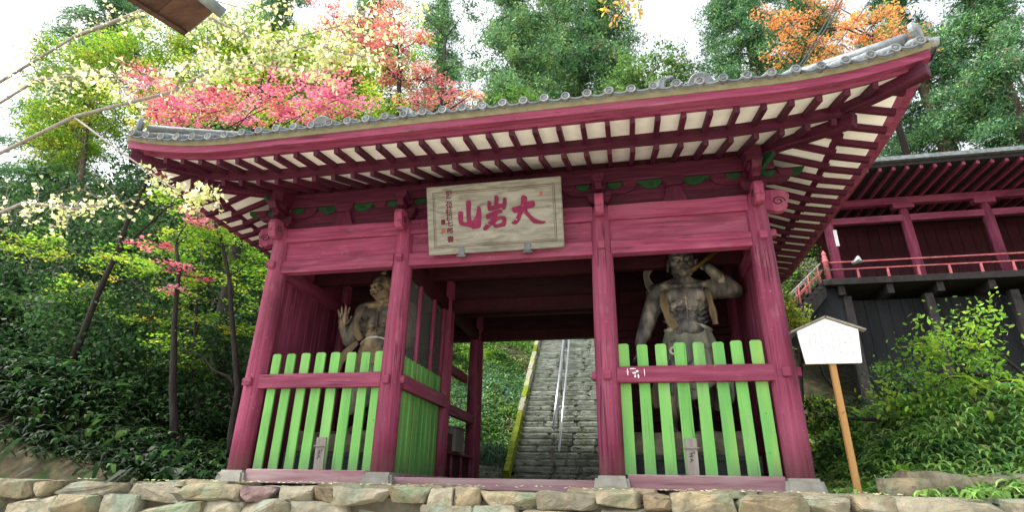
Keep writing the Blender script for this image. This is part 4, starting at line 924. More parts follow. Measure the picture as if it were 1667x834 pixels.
def np_mesh(V, nper, cols, name):
    """V (N,nper,3): one n-gon per row with one colour per leaf"""
    N = V.shape[0]; me = bpy.data.meshes.new(name)
    me.vertices.add(N*nper); me.vertices.foreach_set('co', V.reshape(-1).astype(np.float32))
    me.loops.add(N*nper); me.loops.foreach_set('vertex_index', np.arange(N*nper, dtype=np.int32))
    me.polygons.add(N); me.polygons.foreach_set('loop_start', np.arange(0, N*nper, nper, dtype=np.int32)); me.polygons.foreach_set('loop_total', np.full(N, nper, np.int32))
    at_ = me.attributes.new('Col', 'FLOAT_COLOR', 'FACE'); c4 = np.ones((N, 4), np.float32); c4[:, :3] = cols; at_.data.foreach_set('color', c4.reshape(-1))
    me.update(); return me
def leaf_verts(C, size, shape, flat=.5, droop=None, dirs=None):
    """orient leaf templates: flat 1 = normals up, 0 = random; dirs gives the leaf axis"""
    N = len(C); T = np.array(SHAPES[shape]); n = nrg.normal(size=(N, 3)); n /= np.linalg.norm(n, axis=1, keepdims=True)
    n = n*(1-flat)+np.array([0, 0, 1])*flat; n /= np.linalg.norm(n, axis=1, keepdims=True)
    a = nrg.normal(size=(N, 3)) if dirs is None else dirs+nrg.normal(size=(N, 3))*.25
    if droop: a = a+np.array([0, 0, -droop])
    a -= n*np.sum(a*n, axis=1, keepdims=True); a /= np.linalg.norm(a, axis=1, keepdims=True)+1e-9
    if dirs is not None or droop: pass
    b = np.cross(n, a); s = np.asarray(size).reshape(-1, 1, 1)*np.ones((N, 1, 1))
    V = C[:, None, :]+s*(T[None, :, 0, None]*b[:, None, :]+T[None, :, 1, None]*a[:, None, :])
    return V+n[:, None, :]*(s*.12*(np.abs(T[None, :, 0, None])*2-.4))
def palette(N, pal, jit=.18, clump=None):
    """random pick from weighted colours, the same for a clump, with leaf-to-leaf jitter"""
    P = np.array([p[:3] for p in pal]); wgt = np.array([p[3] if len(p) > 3 else 1 for p in pal], float); wgt /= wgt.sum()
    idx = nrg.choice(len(P), N, p=wgt)
    if clump is not None:
        ci = nrg.choice(len(P), clump.max()+1, p=wgt); k = nrg.random(N) < .7; idx[k] = ci[clump[k]]
    c = P[idx]*(1+nrg.normal(size=(N, 1))*jit)
    return np.clip(c*(1+nrg.normal(size=(N, 3))*.05), .002, .95)
def blob_clumps(blobs, per_m3, shell=.55):
    out = []
    for c, r in blobs:
        vol = 4.19*r[0]*r[1]*r[2]; n = max(5, int(vol*per_m3)); d = nrg.normal(size=(n, 3)); d /= np.linalg.norm(d, axis=1, keepdims=True)
        rad = (shell+(1-shell)*nrg.random((n, 1)))**1.0*(.75+.45*nrg.random((n, 1))); out.append(np.array(c)+d*rad*np.array(r))
    return np.concatenate(out)
def crown_from_clumps(CL, cr, per, size, shape, pal, flat, zsq=.5, name='crown', droop=None, jit=.18):
    n = len(CL); cnt = np.maximum(3, (per*(.5+nrg.random(n))).astype(int)); idx = np.repeat(np.arange(n), cnt); N = len(idx)
    rr = cr*(.6+.8*nrg.random(n)); off = nrg.normal(size=(N, 3))*.55; off[:, 2] *= zsq
    C = CL[idx]+off*rr[idx][:, None]
    sz = size*(.65+.7*nrg.random(N)); V = leaf_verts(C, sz, shape, flat, droop)
    return np_mesh(V, V.shape[1], palette(N, pal, jit, idx), name)
def limb_path(p, q, sag=.12, n=5, jit=.06):
    p, q = Vector(p), Vector(q); L_ = (q-p).length; out = []
    for k in range(n+1):
        t = k/n; v = p.lerp(q, t)+Vector((0, 0, math.sin(t*math.pi)*sag*L_))
        if 0 < k < n: v += Vector((rnd.uniform(-1, 1), rnd.uniform(-1, 1), rnd.uniform(-1, 1)))*jit*L_
        out.append(v)
    return out
def tree(name, label, cat, base, top, r0, blobs, leaf, bark='bark', group=None, per_m3=2.2, cr=.5, per=45, zsq=.5, flat=.5, shape='diamond', size=.1, twigs=.35, mat='leaf', droop=None, lean=(0, 0), forks=None, jit=.18):
    """trunk rising from the hillside, limbs to every crown lobe, twigs to leaf sprays"""
    bx, by = base; bz = H(bx, by)-.15
    o = empty(name, (bx, by, bz+.15), label, cat, group)
    bm = bmesh.new(); tp = Vector(top); b0 = Vector((bx, by, bz)); tr = [b0]
    for k in range(1, 8):
        t = k/7; tr.append(b0.lerp(tp, t)+Vector((math.sin(t*3.1)*lean[0]+rnd.uniform(-.06, .06), math.sin(t*3.1)*lean[1]+rnd.uniform(-.06, .06), 0)))
    add_tube(bm, tr, [r0*(1.25 if k == 0 else 1-.62*k/7) for k in range(8)], 9)
    CL = blob_clumps(blobs, per_m3)
    for c, r in blobs:
        c = Vector(c); k = min(range(8), key=lambda q: abs(tr[q].z-(c.z-(c-tr[q]).length*.45))); k = max(1, k)
        rb = r0*(1-.62*k/7)*.55; lp = limb_path(tr[k], c, .06, 5, .05); add_tube(bm, lp, [rb*(1-.75*q/5) for q in range(6)], 6)
    if twigs:
        cs = np.array([b[0] for b in blobs])
        for c in CL[nrg.random(len(CL)) < twigs]:
            j = int(np.argmin(np.linalg.norm(cs-c, axis=1))); p = Vector(cs[j]).lerp(Vector(c), .1)
            lp = limb_path(p, Vector(c), .05, 3, .08); add_tube(bm, lp, [r0*.09, r0*.06, r0*.035, r0*.015], 4, cap=False)
    link('trunk', bm_mesh(bm), bark, o, (0, 0, 0), smooth=True)
    link('crown', crown_from_clumps(CL, cr, per, size, shape, leaf, flat, zsq, 'crown', droop, jit), mat, o, (0, 0, 0))
    return o
def cedar(label, base, height, r0, zlo, wid, seed, pal, top_taper=1.0, dens=1.0, group='tall cedars on the hill behind the gate'):
    bx, by = base; bz = H(bx, by)-.2; o = empty('cedar_tree', (bx, by, bz+.2), label, 'tree', group); bm = bmesh.new(); r = random.Random(seed)
    pts = [Vector((bx+math.sin(k*.9+seed)*.12, by, bz+height*k/10)) for k in range(11)]; add_tube(bm, pts, [r0*(1.2-1.1*k/10) for k in range(11)], 10)
    C, Dr, ci = [], [], []; z = zlo; nb = 0
    while z < bz+height-.3:
        t = (z-bz)/height; L_ = wid*(1-max(0, (t-.45)/.55)**1.3*top_taper)*r.uniform(.55, 1.1)
        a_ = r.uniform(0, 6.283); d = Vector((math.cos(a_), math.sin(a_), 0)); p = Vector((bx, by, z)); path = []
        for k in range(7):
            u_ = k/6; path.append(p+d*L_*u_+Vector((0, 0, .25*L_*u_-.55*L_*u_*u_)))
        add_tube(bm, path, [r0*.16*(1-.8*k/6) for k in range(7)], 5, cap=False)
        nt_ = int(15*L_*dens)
        for q in range(nt_):
            u_ = r.uniform(.3, 1.05); c = path[min(6, int(u_*6))]+Vector((r.gauss(0, .32), r.gauss(0, .32), r.gauss(-.12, .22)))*(.5+.5*L_/wid)
            n = int(26*r.uniform(.5, 1.4)); cc = np.array(c)+nrg.normal(size=(n, 3))*np.array([.19, .19, .15])
            dd = np.array(d)*.7+nrg.normal(size=(n, 3))*.6+np.array([0, 0, -.35]); C.append(cc); Dr.append(dd); ci.append(np.full(n, nb)); nb += 1
        z += r.uniform(.10, .26)
    link('trunk', bm_mesh(bm), 'bark', o, (0, 0, 0), smooth=True)
    C = np.concatenate(C); Dr = np.concatenate(Dr); ci = np.concatenate(ci); N = len(C)
    V = leaf_verts(C, .17*(.5+1.0*nrg.random(N)), 'tuft', .25, None, Dr); link('crown', np_mesh(V, 5, palette(N, pal, .22, ci), 'crown'), 'needle', o, (0, 0, 0))
def blades(P, length, width, pal, name, parent=None, spread=.9, droop=.8, group_dir=None, mat='leaf', clump=None):
    """arching leaf blades: four-point strips rooted at P"""
    N = len(P); a = nrg.random(N)*6.283; out = np.stack([np.cos(a), np.sin(a), np.zeros(N)], 1)*spread*(.4+.8*nrg.random((N, 1)))
    if group_dir is not None: out = out+np.array(group_dir)
    L_ = length*(.55+.8*nrg.random((N, 1))); side = np.stack([-np.sin(a), np.cos(a), np.zeros(N)], 1); Z = np.array([0, 0, 1.0])
    ctr = [P+L_*(out*u_+Z*(u_*1.0-droop*u_*u_)) for u_ in (0, .45, .8, 1.0)]; wds = [.25, .5, .3, .0]
    w_ = width*(.7+.6*nrg.random((N, 1)))
    V = np.stack([ctr[0]-side*w_*wds[0], ctr[0]+side*w_*wds[0], ctr[1]+side*w_*wds[1], ctr[1]-side*w_*wds[1]], 1)
    V2 = np.stack([ctr[1]-side*w_*wds[1], ctr[1]+side*w_*wds[1], ctr[2]+side*w_*wds[2], ctr[2]-side*w_*wds[2]], 1)
    V3 = np.stack([ctr[2]-side*w_*wds[2], ctr[2]+side*w_*wds[2], ctr[3]+side*w_*.04, ctr[3]-side*w_*.04], 1)
    c = palette(N, pal, .2, clump); return np_mesh(np.concatenate([V, V2, V3]), 4, np.concatenate([c, c, c]), name)
def ground_pts(n, x0, x1, y0, y1, keep=None, clumps=None, sig=.25):
    if clumps:
        cx_ = np.stack([nrg.uniform(x0, x1, clumps), nrg.uniform(y0, y1, clumps)], 1); idx = nrg.integers(0, clumps, n); q = cx_[idx]+nrg.normal(size=(n, 2))*sig
    else: q = np.stack([nrg.uniform(x0, x1, n), nrg.uniform(y0, y1, n)], 1); idx = np.zeros(n, int)
    k = np.array([(keep is None or keep(x, y)) and not (-4.4 < x < 4.4 and -.9 < y < 5.4) and not (y > 5.5 and abs(x-stair_c(y)) < 1.5) for x, y in q], bool); q = q[k]; idx = idx[k]
    return np.array([(x, y, H(x, y)) for x, y in q]), idx

# colour families (leaf albedo)
PINK = [(.62, .16, .26, 3), (.66, .25, .36, 2), (.55, .10, .15, 2), (.62, .28, .22, 1)]
RED = [(.60, .16, .16, 3), (.66, .26, .22, 2), (.62, .34, .16, 1.5), (.58, .14, .22, 2), (.55, .46, .10, .6)]
ORANGE = [(.66, .28, .10, 3), (.68, .38, .10, 3), (.62, .22, .14, 2), (.68, .48, .12, 1)]
YELGREEN = [(0.250, 0.375, 0.037, 3), (0.400, 0.450, 0.050, 2), (0.150, 0.275, 0.037, 3), (0.525, 0.425, 0.062, 1)]
MAPLEGREEN = [(0.165, 0.352, 0.033, 3), (0.264, 0.473, 0.044, 3), (0.099, 0.220, 0.033, 2), (0.418, 0.550, 0.066, 1.3)]
EVERGREEN = [(0.025, 0.071, 0.022, 3), (0.046, 0.112, 0.031, 3), (0.071, 0.153, 0.041, 1), (0.020, 0.051, 0.020, 1)]
CEDAR = [(.10, .25, .11, 3), (.15, .33, .13, 3), (.22, .40, .12, 1.5), (.08, .19, .11, 2), (.24, .18, .12, .25)]
CEDAR_Y = [(.19, .34, .12, 3), (.27, .42, .12, 2), (.12, .26, .13, 3)]
GINKGO = [(.76, .80, .42, 4), (.82, .84, .58, 3), (.68, .76, .28, 2), (.78, .74, .32, 1)]
IVY = [(0.224, 0.416, 0.240, 3), (0.352, 0.576, 0.352, 2), (0.112, 0.256, 0.112, 2)]
SASA = [(0.210, 0.405, 0.090, 3), (0.330, 0.540, 0.135, 2), (0.120, 0.270, 0.075, 2), (0.450, 0.570, 0.210, 0.6)]
DARKFERN = [(0.011, 0.030, 0.010, 3), (0.019, 0.047, 0.014, 2), (0.033, 0.071, 0.016, 1)]
LITTER = [(0.144, 0.108, 0.060, 3), (0.240, 0.180, 0.096, 2), (0.084, 0.060, 0.036, 2), (0.360, 0.312, 0.120, 0.5)]
def B3(px, py, Y, rx, ry, rz): p = at(px, py, Y); return ((p.x, p.y, p.z), (rx, ry, rz))

# ------------------------------------------------------------------ trees
# cedars up the hill behind the gate
def cpx(px, Y): return (at(px, 120, Y).x, Y)
cedar('sparse cedar with open boughs standing behind the red maple', cpx(712, 22), 29, .38, 21, 2.6, 3, CEDAR, dens=.55)
cedar('bushy cedar with yellow green boughs behind the middle of the roof', cpx(842, 15), 27, .42, 16, 2.9, 5, CEDAR_Y+CEDAR, dens=1.05)
cedar('narrow cedar wedged behind the yellow green cedar', cpx(905, 20), 30, .42, 18, 2.7, 6, CEDAR_Y, dens=1.1)
cedar('thick trunked cedar rising above the rounded green tree', cpx(985, 18), 32, .62, 17, 2.6, 8, CEDAR, dens=1.1)
cedar('blue green cedar beside the pale sky gap', cpx(1228, 20), 34, .45, 18, 3.5, 9, CEDAR, dens=1.15)
cedar('tall cedar behind the orange maple', cpx(1330, 22), 27, .45, 15, 3.0, 10, CEDAR, dens=.9)
cedar('dark cedar over the roof of the red hall', cpx(1500, 22), 31, .5, 13, 3.4, 12, CEDAR, dens=.9)
cedar('outermost cedar on the hall side of the hill', cpx(1630, 20), 28, .5, 11, 3.4, 13, CEDAR, dens=.9)
cedar('slim cedar standing behind the pink maple sprays', cpx(590, 23), 31, .4, 20, 2.4, 15, CEDAR_Y, dens=.7)
cedar('deep green cedar behind the ginkgo boughs', cpx(430, 21), 31, .5, 16, 3.2, 16, CEDAR, dens=.8)
cedar('old cedar on the bank far behind the bathing of ferns', cpx(150, 19), 30, .5, 10, 3.6, 17, CEDAR, dens=.8)
# rounded broadleaf trees over the roof
tree('broadleaf_tree', 'rounded bright green tree behind the roof below the thick cedar', 'tree', (3.4, 12), at(1050, 150, 12), .28, [B3(1060, 120, 12, 1.7, 1.4, 1.2), B3(1100, 130, 12, 1.0, 1.1, .9), B3(1015, 140, 12, 1.1, 1.1, .8), B3(1050, 170, 12, 2.0, 1.5, 1.0)], [(.12, .24, .06, 3), (.18, .31, .08, 2), (.07, .15, .04, 2)], per_m3=7, cr=.36, per=55, size=.12, group='broadleaf trees behind the roof')
tree('broadleaf_tree', 'small fresh green tree behind the roof beside the pink maple tips', 'tree', (-5.0, 13), at(835, 190, 11), .16, [B3(835, 165, 11, .9, .9, .6), B3(800, 172, 11, .7, .8, .5), B3(870, 175, 11, 1.0, .9, .5)], [(.13, .27, .05, 3), (.2, .33, .08, 2), (.07, .16, .04, 2)], per_m3=9, cr=.34, per=50, size=.12, group='broadleaf trees behind the roof')
tree('broadleaf_tree', 'thin green tree whose dark stem crosses the sky gap behind the red maple', 'tree', (-6.6, 15), at(725, 60, 15), .16, [B3(700, 30, 15, 1.5, 1.2, .8), B3(760, 20, 15, 1.2, 1.0, .7), B3(740, 110, 15, .9, .8, .6), B3(770, 90, 15, .7, .7, .5), B3(660, 15, 15, 1.3, 1.0, .8)], [(.08, .18, .06, 3), (.13, .24, .08, 2), (.05, .12, .05, 2)], per_m3=3.2, cr=.42, per=40, size=.13, bark='bark_dark', group='broadleaf trees behind the roof')
# maples
tree('maple_tree', 'pink maple arching in long sprays over the roof corner', 'tree', (-10.6, 2.4), at(285, 185, 2.0), .08,
     [B3(320, 165, 1.5, .9, .9, .28), B3(380, 175, 2, .9, .9, .25), B3(450, 160, 1.6, .9, .9, .26), B3(520, 130, 1.8, .75, .9, .26), B3(555, 160, 1.6, .75, .8, .22), B3(500, 178, 1.6, .9, .8, .18), B3(300, 200, 1.6, .8, .8, .22), B3(250, 150, 2, 1.0, .9, .3), B3(585, 178, 1.7, .45, .7, .14)], PINK,
     bark='bark_dark', per_m3=24, cr=.27, per=52, zsq=.16, flat=.72, shape='maple', size=.07, mat='leaf_thin', group='maples around the gate', twigs=.5)
tree('maple_tree', 'yellow green maple filling in behind the pink sprays', 'tree', (-9.2, 5.5), at(420, 170, 5.5), .24,
     [B3(300, 120, 5.5, 1.6, 1.2, .7), B3(380, 150, 5, 1.5, 1.2, .6), B3(460, 190, 5, 1.4, 1.1, .5), B3(540, 195, 5, 1.3, 1.0, .45), B3(420, 100, 6, 1.6, 1.2, .7), B3(340, 205, 5, 1.4, 1.1, .5), B3(600, 170, 6, 1.2, 1.0, .6), B3(480, 80, 6.5, 1.5, 1.2, .7), B3(250, 180, 5, 1.6, 1.2, .7), B3(560, 110, 6.5, 1.2, 1.0, .6)], YELGREEN,
     bark='bark_dark', per_m3=7, cr=.36, per=44, zsq=.3, flat=.6, size=.105, mat='leaf_thin', group='maples around the gate')
tree('maple_tree', 'salmon red maple standing behind the middle of the roof', 'tree', (-6.0, 9.5), at(650, 130, 9), .24,
     [B3(600, 50, 9, 1.4, 1.2, .55), B3(650, 80, 9, 1.3, 1.2, .5), B3(690, 130, 9, 1.1, 1.0, .5), B3(740, 160, 8.6, .95, .9, .32), B3(560, 90, 9, 1.1, 1.0, .5), B3(640, 25, 9.4, 1.2, 1.1, .5), B3(545, 30, 9.4, 1.2, 1.1, .5), B3(625, 120, 8.8, 1.1, 1.0, .45), B3(670, 165, 8.6, 1.1, .9, .4), B3(765, 155, 8.6, .45, .6, .2)], RED,
     bark='bark_dark', per_m3=9, cr=.32, per=46, zsq=.25, flat=.65, size=.10, mat='leaf_thin', group='maples around the gate')
tree('maple_tree', 'orange maple glowing beside the overhead cables', 'tree', (17.5, 21.5), at(1420, 60, 15.5), .24,
     [B3(px, py, Y, rx*1.4, ry*1.3, rz*1.4) for px, py, Y, rx, ry, rz in ((1290, 40, 15.5, .9, .9, .4), (1340, 15.5, 20, 1.1, 1.0, .5), (1370, 70, 15.5, .9, .9, .45), (1310, 75, 15.5, .7, .8, .25), (1280, 90, 15.5, .7, .7, .12), (1420, 40, 15.5, 1.2, 1.0, .5), (1460, 80, 15.5, 1.2, 1.0, .5), (1255, 30, 15.5, .5, .6, .2), (1350, 100, 15.5, .8, .8, .3))], ORANGE,
     bark='bark_dark', per_m3=5.0, cr=.40, per=48, zsq=.3, flat=.55, size=.125, mat='leaf_thin', group='maples around the gate', twigs=.3)
tree('maple_tree', 'green maple with dark crooked trunk under the eave corner', 'tree', (-5.95, 2.5), at(345, 350, 2.4), .085,
     [B3(330, 395, 2.3, .65, .7, .3), B3(385, 400, 2.8, .5, .6, .3), B3(300, 330, 2.2, .75, .8, .3), B3(290, 560, 2.4, .55, .7, .3), B3(355, 375, 2.6, .6, .7, .25), B3(250, 420, 2.4, .8, .8, .35), B3(300, 480, 2.6, .5, .6, .25), B3(410, 430, 3.4, .45, .6, .3), B3(395, 495, 3.6, .4, .5, .3)], MAPLEGREEN,
     bark='bark_dark', per_m3=30, cr=.24, per=34, zsq=.22, flat=.68, shape='maple', size=.075, mat='leaf_thin', group='maples around the gate', lean=(.35, 0), twigs=.4)
tree('maple_tree', 'young maple with rose pink sprays beside the dark crooked trunk', 'tree', (-6.9, 2.0), at(290, 400, 1.9), .09,
     [B3(300, 440, 1.8, .42, .5, .12), B3(330, 370, 1.8, .35, .5, .10), B3(285, 470, 1.8, .35, .5, .10), B3(250, 400, 1.8, .5, .5, .15), B3(315, 345, 1.8, .3, .4, .08)], PINK,
     bark='bark_dark', per_m3=60, cr=.2, per=26, zsq=.16, flat=.72, shape='maple', size=.075, mat='leaf_thin', group='maples around the gate')
tree('maple_tree', 'slender maple hanging bright green sprays beside the outer gate post', 'tree', (-7.4, 3.4), at(330, 420, 3.3), .07,
     [B3(300, 380, 3.2, .8, .7, .3), B3(350, 440, 3.2, .7, .6, .28), B3(290, 460, 3.0, .7, .6, .28), B3(330, 520, 3.2, .7, .6, .3), B3(385, 540, 3.6, .5, .5, .3), B3(300, 590, 3.0, .7, .6, .3), B3(400, 460, 4.2, .6, .6, .3), B3(240, 520, 3.0, .8, .7, .3), B3(200, 430, 3.0, .9, .8, .35), B3(130, 480, 3.0, .9, .8, .35), B3(60, 400, 3.0, 1.0, .8, .4)], MAPLEGREEN+YELGREEN,
     bark='bark_dark', per_m3=26, cr=.26, per=34, zsq=.22, flat=.65, shape='maple', size=.075, mat='leaf_thin', group='maples around the gate', lean=(-.3, 0), twigs=.5)
# evergreen thicket to the left of the gate
ev = 'evergreen shrubs on the left bank'
for k, (lab, bx, by, px, py, Y, sc) in enumerate((
        ('dark glossy evergreen bush behind the outer gate post', -7.0, 4.6, 365, 560, 4.4, 1.0), ('dense dark evergreen bush under the pink maple', -8.2, 3.2, 285, 640, 3.2, 1.0),
        ('tall evergreen bush deep in the thicket behind the crooked trunk', -9.0, 6.5, 340, 470, 6.5, 1.7), ('evergreen bush spreading below the ginkgo boughs', -10.5, 3.2, 190, 560, 3.2, 1.5),
        ('broad evergreen bush on top of the left bank', -12.5, 6.5, 220, 420, 6.5, 2.2), ('light green bush catching sun below the eave rafters', -8.0, 7.5, 410, 420, 7.5, 1.2),
        ('evergreen tree mass beyond the left bank', -16.0, 9.0, 120, 380, 9.0, 3.0), ('evergreen tree mass behind the pink and yellow maples', -15.0, 12.0, 330, 300, 12, 3.2))):
    p = at(px, py, Y); pal = EVERGREEN if k != 5 else MAPLEGREEN
    tree('evergreen_bush' if k < 6 else 'evergreen_tree', lab, 'bush' if k < 6 else 'tree', (bx, by), (p.x, p.y, p.z), .028*sc+.03,
         [((p.x+dx*sc, p.y+dy*sc, p.z+dz*sc), (.75*sc, .7*sc, .55*sc)) for dx, dy, dz in ((0, 0, 0), (-.7, .1, -.35), (.6, .1, -.3), (.1, .2, .55), (-.5, -.1, -1.0), (.4, -.1, -.95), (-.9, 0, .4))], pal,
         bark='bark_dark', per_m3=14/sc**1.6, cr=.30*sc**.6, per=46, size=.10*sc**.5, zsq=.7, flat=.35, shape='oval', mat='leaf', group=ev if k < 6 else 'evergreen trees behind the bank', jit=.3)
# shrubs to the right, between gate and hall
for k, (lab, bx, by, px, py, Y, sc, pal) in enumerate((
        ('yellow green shrub between the gate eave and the hall steps', 7.0, 6.5, 1288, 505, 6.5, .45, YELGREEN), ('green shrub behind the yellow green one below the hall steps', 7.4, 13.0, 1305, 470, 13, 1.6, EVERGREEN+MAPLEGREEN),
        ('green shrub on the bank below the white notice board', 6.6, 3.2, 1345, 680, 3.2, .5, MAPLEGREEN+EVERGREEN), ('large leafy shrub at the outer end of the right bank', 9.2, 2.6, 1560, 600, 2.6, 1.1, MAPLEGREEN),
        ('dark shrub below the deck of the red hall', 9.4, 6.0, 1470, 650, 6.0, .9, EVERGREEN))):
    p = at(px, py, Y)
    tree('shrub', lab, 'bush', (bx, by), (p.x, p.y, p.z), .06*sc+.02, [((p.x+dx*sc, p.y+dy*sc, p.z+dz*sc), (.7*sc, .65*sc, .5*sc)) for dx, dy, dz in ((0, 0, 0), (-.6, .1, -.4), (.5, .1, -.5), (.1, .1, .5), (-.3, -.1, -1.0), (.4, 0, -1.1))], pal,
         bark='bark_dark', per_m3=16/sc**1.5, cr=.28*sc**.6, per=40, size=.095, zsq=.7, flat=.35, shape='oval', group='shrubs on the right bank', jit=.28)
# trees seen through the passage, beside the stairs
tree('evergreen_tree', 'dark leaved tree beside the stairs seen through the passage', 'tree', (-6.1, 11), at(745, 575, 11), .13, [B3(742, 585, 11, .9, .8, .6), B3(720, 560, 11, .8, .8, .6), B3(790, 560, 12, .9, .8, .5)], MAPLEGREEN+EVERGREEN, per_m3=12, cr=.32, per=40, size=.12, zsq=.7, flat=.4, shape='oval', group='plants beside the stairs')

for k, (lab, bx, by, px, py, Y) in enumerate((('sunlit green tree high behind the ginkgo boughs', -17, 13, 330, 90, 13), ('fresh green tree behind the yellow green maple', -13, 14, 470, 120, 14), ('olive green tree behind the salmon red maple', -9.5, 14.5, 580, 130, 14.5), ('tall green tree at the outer end of the left hillside', -24, 12, 150, 120, 12))):
    p = at(px, py, Y); sc = 2.0
    tree('broadleaf_tree', lab, 'tree', (bx, by), (p.x, p.y, p.z), .2, [((p.x+dx*sc, p.y+dy*sc, p.z+dz*sc), (1.0*sc, .8*sc, .7*sc)) for dx, dy, dz in ((0, 0, 0), (-1.0, .1, -.5), (1.0, .1, -.5), (.1, .2, .9), (-.6, 0, -1.6), (.7, 0, -1.6), (-1.3, 0, .7), (1.2, 0, .6), (0, 0, -2.6))], YELGREEN+MAPLEGREEN,
         per_m3=3.2, cr=.5, per=66, size=.125, zsq=.5, flat=.45, mat='leaf_thin', group='green trees on the left hillside')
# ginkgo leaning in from the left with near boughs
gk = empty('ginkgo_tree', (-11.2, -1.6, FLOOR), 'pale yellow ginkgo reaching long boughs in front of the maples', 'tree')
bm = bmesh.new(); add_tube(bm, [(-11.2, -1.6, -1.9), (-11.1, -1.6, 1.5), (-11.0, -1.7, 4.5), (-11.3, -1.6, 8.5)], [.3, .24, .2, .12], 10)
GL, GC = [], []
def bough(pts, r0, n_tw, leaf_per=12, tw=.55, thr=0.0):
    leaf_per = int(leaf_per*.72)
    P = [Vector(p) for p in pts]; add_tube(bm, P, [r0*(1-.8*k/(len(P)-1)) for k in range(len(P))], 7)
    for q in range(n_tw):
        u_ = rnd.uniform(thr, 1)*(len(P)-1); i = min(len(P)-2, int(u_)); p = P[i].lerp(P[i+1], u_-i)
        e_ = p+Vector((rnd.gauss(0, .8), rnd.gauss(0, .6), rnd.gauss(-.05, .7))).normalized()*tw*rnd.uniform(.4, 1.4)
        lp = limb_path(p, e_, .08, 4, .06); add_tube(bm, lp, [r0*.22, r0*.17, r0*.12, r0*.09, .003], 5, cap=False)
        for _ in range(leaf_per):
            t = rnd.uniform(.1, 1.05); c = p.lerp(e_, t)+Vector((rnd.gauss(0, .045), rnd.gauss(0, .045), rnd.gauss(-.05, .045))); GL.append(c)
def G(px, py, Y=-2.2): p = at(px, py, Y); return (p.x, p.y, p.z)
bough([(-11.1, -1.6, 4.2), G(120, 190, -2), G(285, 148), G(345, 112), G(400, 92), G(450, 80)], .035, 46, 11, .42, .3)
bough([G(120, 60, -1.9), G(250, 10), G(345, 30), G(380, 47), G(440, 70), G(520, 85), G(590, 90), G(650, 97)], .036, 95, 13, .42, .1)
bough([(-11.1, -1.6, 6.0), G(120, 60, -1.9), G(250, 10)], .035, 20, 10, .5, .3)
bough([G(440, 70), G(500, 55), G(560, 40), G(610, 10)], .018, 34, 11, .36)
bough([G(520, 85), G(580, 60), G(640, 40), G(690, 10)], .016, 34, 11, .34)
bough([G(285, 148), G(300, 110), G(330, 80), G(350, 60)], .015, 26, 11, .36)
bough([G(345, 112), G(420, 105), G(500, 112), G(560, 118)], .014, 30, 9, .30)
bough([G(120, 190, -2), G(200, 250, -2.1), G(280, 305), G(325, 318), G(352, 318)], .018, 34, 13, .22, .35)
bough([G(250, 10), G(330, -5), G(420, 20), G(480, 10)], .016, 34, 11, .36)
bough([(-11.2, -1.6, 5.2), G(60, 130, -1.9), G(150, 120), G(230, 130)], .03, 60, 11, .5, .3)
bough([(-11.1, -1.6, 3.0), G(40, 330, -1.9), G(120, 340), G(200, 330)], .035, 40, 10, .4, .3)
link('trunk', bm_mesh(bm), 'bark_pale', gk, (0, 0, 0), smooth=True)
C = np.array(GL); N = len(C); V = leaf_verts(C, .066*(.6+.8*nrg.random(N)), 'fan', .25, .9); V[:] = V
link('crown', np_mesh(V, 7, palette(N, GINKGO, .12), 'crown'), 'leaf_thin', gk, (0, 0, 0))
# bough with orange leaves dangling from above
ch = empty('cherry_bough', G(1010, -30, -1.0), 'thin bough with dangling yellow and orange leaves above the roof', 'branch')
bm = bmesh.new(); CL_ = []
for q in range(9):
    a_ = G(960+q*12, -45, -1.0+.05*q); b_ = G(992+q*6.5+rnd.uniform(-8, 8), rnd.uniform(8, 38), -1.0); add_tube(bm, limb_path(a_, b_, -.02, 4, .03), [.012, .009, .007, .005, .003], 5, cap=False)
    for _ in range(16): CL_.append(Vector(a_).lerp(Vector(b_), rnd.uniform(.3, 1.05))+Vector((rnd.gauss(0, .05), rnd.gauss(0, .05), rnd.gauss(-.03, .05))))
add_tube(bm, [G(700, -140, -.6), G(950, -45, -1.0), G(1080, -50, -1.0)], [.03, .02, .01], 6)
link('twigs', bm_mesh(bm), 'bark', ch, (0, 0, 0), smooth=True)
C = np.array(CL_); V = leaf_verts(C, .10*(.7+.5*nrg.random(len(C))), 'oval', .0, 1.6); link('leaves', np_mesh(V, 6, palette(len(C), [(.55, .45, .08, 2), (.6, .3, .08, 2), (.4, .45, .1, 1)], .15), 'leaves'), 'leaf_thin', ch, (0, 0, 0))

# ------------------------------------------------------------------ undergrowth
def stuff(name, me, label, cat, mat='leaf'): return tag(link(name, me, mat, None, (0, 0, 0)), label, cat, kind='stuff')
# through the passage
P, ix = ground_pts(11000, -5.2, -1.2, 6.8, 16, clumps=110, sig=.3); stuff('bamboo_grass', blades(P, .34, .05, SASA, 'bamboo_grass', droop=.9, clump=ix), 'bright bamboo grass on the slope beside the stairs', 'grass')
P, ix = ground_pts(13000, -4.2, -1.35, 7.6, 11.5, clumps=34, sig=.3); P[:, 2] += .03+nrg.random(len(P))*.16; stuff('ivy', np_mesh(leaf_verts(P, .07*(.6+.8*nrg.random(len(P))), 'fan', .55), 7, palette(len(P), IVY, .2), 'ivy'), 'grey green ivy spreading beside the stairs', 'ivy')
P, ix = ground_pts(4200, 1.5, 4.5, 6.6, 18, clumps=50, sig=.3); stuff('bamboo_grass', blades(P, .36, .05, SASA, 'bamboo_grass', droop=.9, clump=ix), 'bamboo grass growing on the far edge of the stairs', 'grass')
c0 = np.array([-1.72, 7.35]); q = c0+nrg.normal(size=(1500, 2))*np.array([.14, .12]); P = np.array([(x, y, H(x, y)+.32) for x, y in q])
